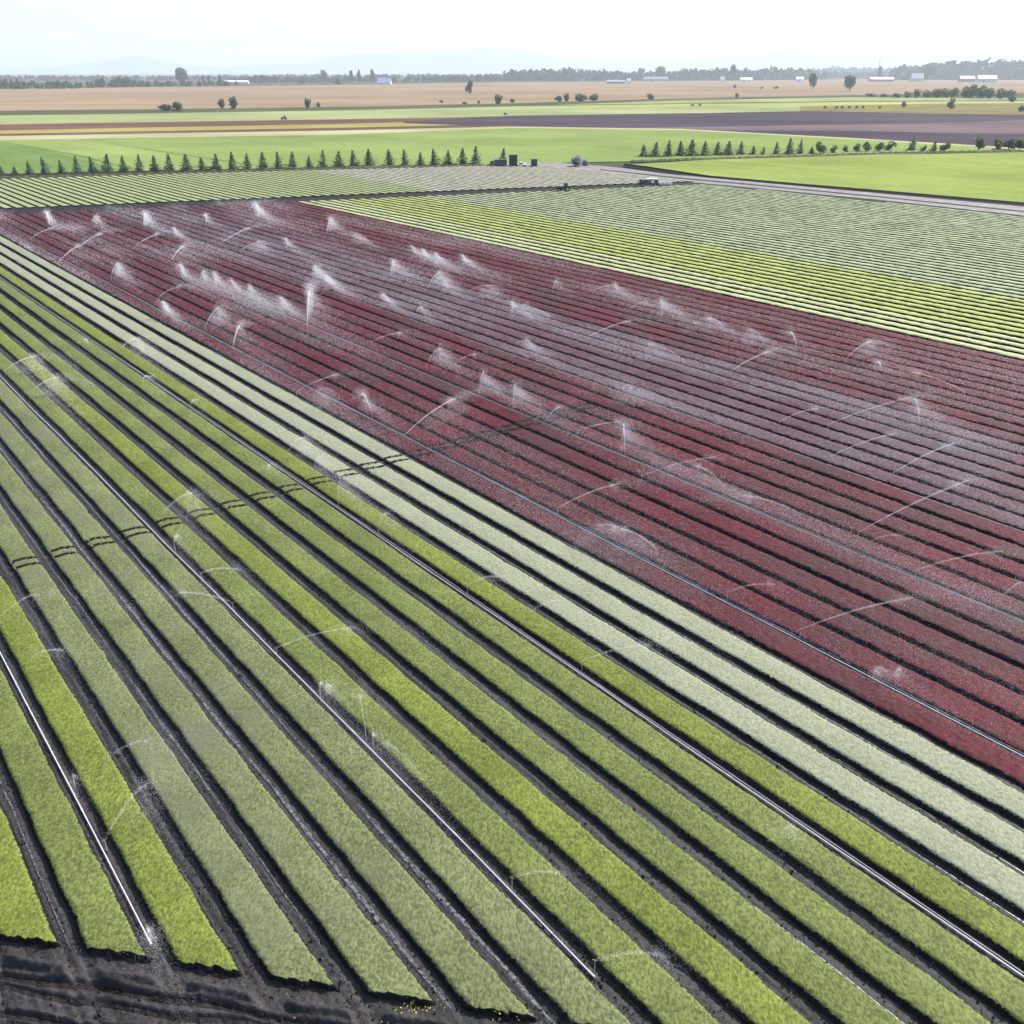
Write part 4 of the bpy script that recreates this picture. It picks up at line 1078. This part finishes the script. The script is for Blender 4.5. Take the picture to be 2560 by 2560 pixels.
for i, (fx, fy, cx, cy, sty, amt) in enumerate(SP):
    q = 2560 / 1932; rng = np.random.default_rng(3000 + i)
    style = STY[sty]
    a = ground(fx * q, fy * q, .35)
    c = ground(cx * q, cy * q, style['zt'])
    Lv = c - a; r = np.linalg.norm(Lv)
    if r < .8: Lv = Lv / max(r, .05) * .8
    if r > 16: Lv = Lv / r * 16
    D = float(np.linalg.norm((a[0], a[1], H)))
    P, px = jet_points(Lv, D, style, rng, amt * (.55 if D > 190 else .8))
    e = empty("sprinkler", (a[0], a[1], 0))
    for nm, me in (("riser", RISER), ("sprinkler_head", HEAD)):
        o = bpy.data.objects.new(nm, me); COL.objects.link(o); o.parent = e
        if nm == "sprinkler_head": o.rotation_euler = (0, 0, math.atan2(Lv[1], Lv[0]))
    V, Fc = drops(P, max(.0075, .128 * px), rng)
    mesh_np("water_jet", V, Fc, M['water'], parent=e)["kind"] = "stuff"
    L, n, tot = place[i]
    if L <= 2:
        row = ("first", "second", "third")[max(0, L)] + " green-field pipe"
    else:
        row = nth(L - 2) + " red-field pipe"
    tag(e, f"sprinkler with {look[sty]}, {nth(n)} up the {row}", "sprinkler", "sprinklers watering the lettuce beds")

# drifting mist over the watered beds: loose droplets, thickest along the pipe lines
def mist(n, k0, k1, label, seed, spread, dens_scale=1.0, zmax=1.8):
    rng = np.random.default_rng(seed); P = []; Rr = []
    a, b = 30.0, 420.0
    cl = []
    for L in range(int(k0 // 5), int(k1 // 5) + 1):
        k = 5 * L + 1
        if not (k0 - 2 <= k <= k1 + 2): continue
        lo, hi = near_end(tk(k)), far_lo(tk(k)) - 4
        rs = clip_right(tk(k), lo, hi)
        for _ in range(int((rs[1] - rs[0]) / 7)):
            s = rng.uniform(*rs); cl.append((s, tk(k) + rng.normal(0, 3.5), rng.uniform(3, 15), rng.uniform(.5, 2.2), rng.uniform(.2, 1) ** 1.5))
    cl = np.array(cl)
    p = cl[:, 0:1] * U + cl[:, 1:2] * N
    D = np.sqrt((p ** 2).sum(1) + H * H)
    w = cl[:, 4] * (cl[:, 2] * cl[:, 3]) / D ** 2; w /= w.sum()
    i = rng.choice(len(cl), n, p=w)
    s = cl[i, 0] + rng.normal(0, 1, n) * cl[i, 2]; t = cl[i, 1] + rng.normal(0, 1, n) * cl[i, 3]
    s = np.minimum(s, far_lo(t) - 1)
    t = np.clip(t, tk(k0), tk(k1))
    xy = s[:, None] * U + t[:, None] * N
    z = .3 + rng.beta(1.2, 2.5, n) * zmax
    r = .128 * np.sqrt((xy ** 2).sum(1) + H * H) / 908
    V, Fc = drops(np.column_stack((xy, z)), r, rng)
    tag(mesh_np("mist", V, Fc, M['water']), label, "mist", None, "stuff")
mist(360000, 15, 44, "drifting spray mist hanging over the red lettuce field", 21, 3)
mist(22000, 0, 13, "light spray mist over the green lettuce beds", 22, 3)

# weeds with yellow flowers at the lower edge
M['weed'] = plain_mat('yellow_weed_flowers', (.26, .25, .06), .7, .2, .3, 5)
rng = np.random.default_rng(9); C = []
for x, y, n in ((1012, 2530, 22), (1030, 2526, 16), (1090, 2530, 14), (1060, 2540, 10), (985, 2558, 16), (1240, 2545, 16), (1300, 2540, 14), (730, 2560, 6)):
    g = ground(x, y)
    C.append(np.column_stack((rng.normal(g[0], .22, n), rng.normal(g[1], .2, n), rng.uniform(.08, .3, n))))
V, Fc = leaf_quads(np.concatenate(C), .035, rng, .6)
tag(mesh_np("weeds", V, Fc, M['weed']), "scattered yellow-flowered weeds at the bed ends along the bottom edge", "weeds", None, "stuff")

# ---------------------------------------------------------------- the hazy summer air
def haze():
    m = bpy.data.materials.new("haze"); m.use_nodes = True; t = m.node_tree; t.nodes.clear()
    o = t.nodes.new("ShaderNodeOutputMaterial"); v = t.nodes.new("ShaderNodeVolumePrincipled")
    v.inputs["Color"].default_value = (.57, .645, .735, 1); v.inputs["Density"].default_value = .85e-4; v.inputs["Anisotropy"].default_value = .1
    t.links.new(v.outputs[0], o.inputs["Volume"])
    b = MB(); b.box((0, 12800, 400), (49000, 26800, 803)); ob = b.build("haze", m)
    tag(ob, "pale summer haze over the whole plain", "haze", None, "stuff")
haze()
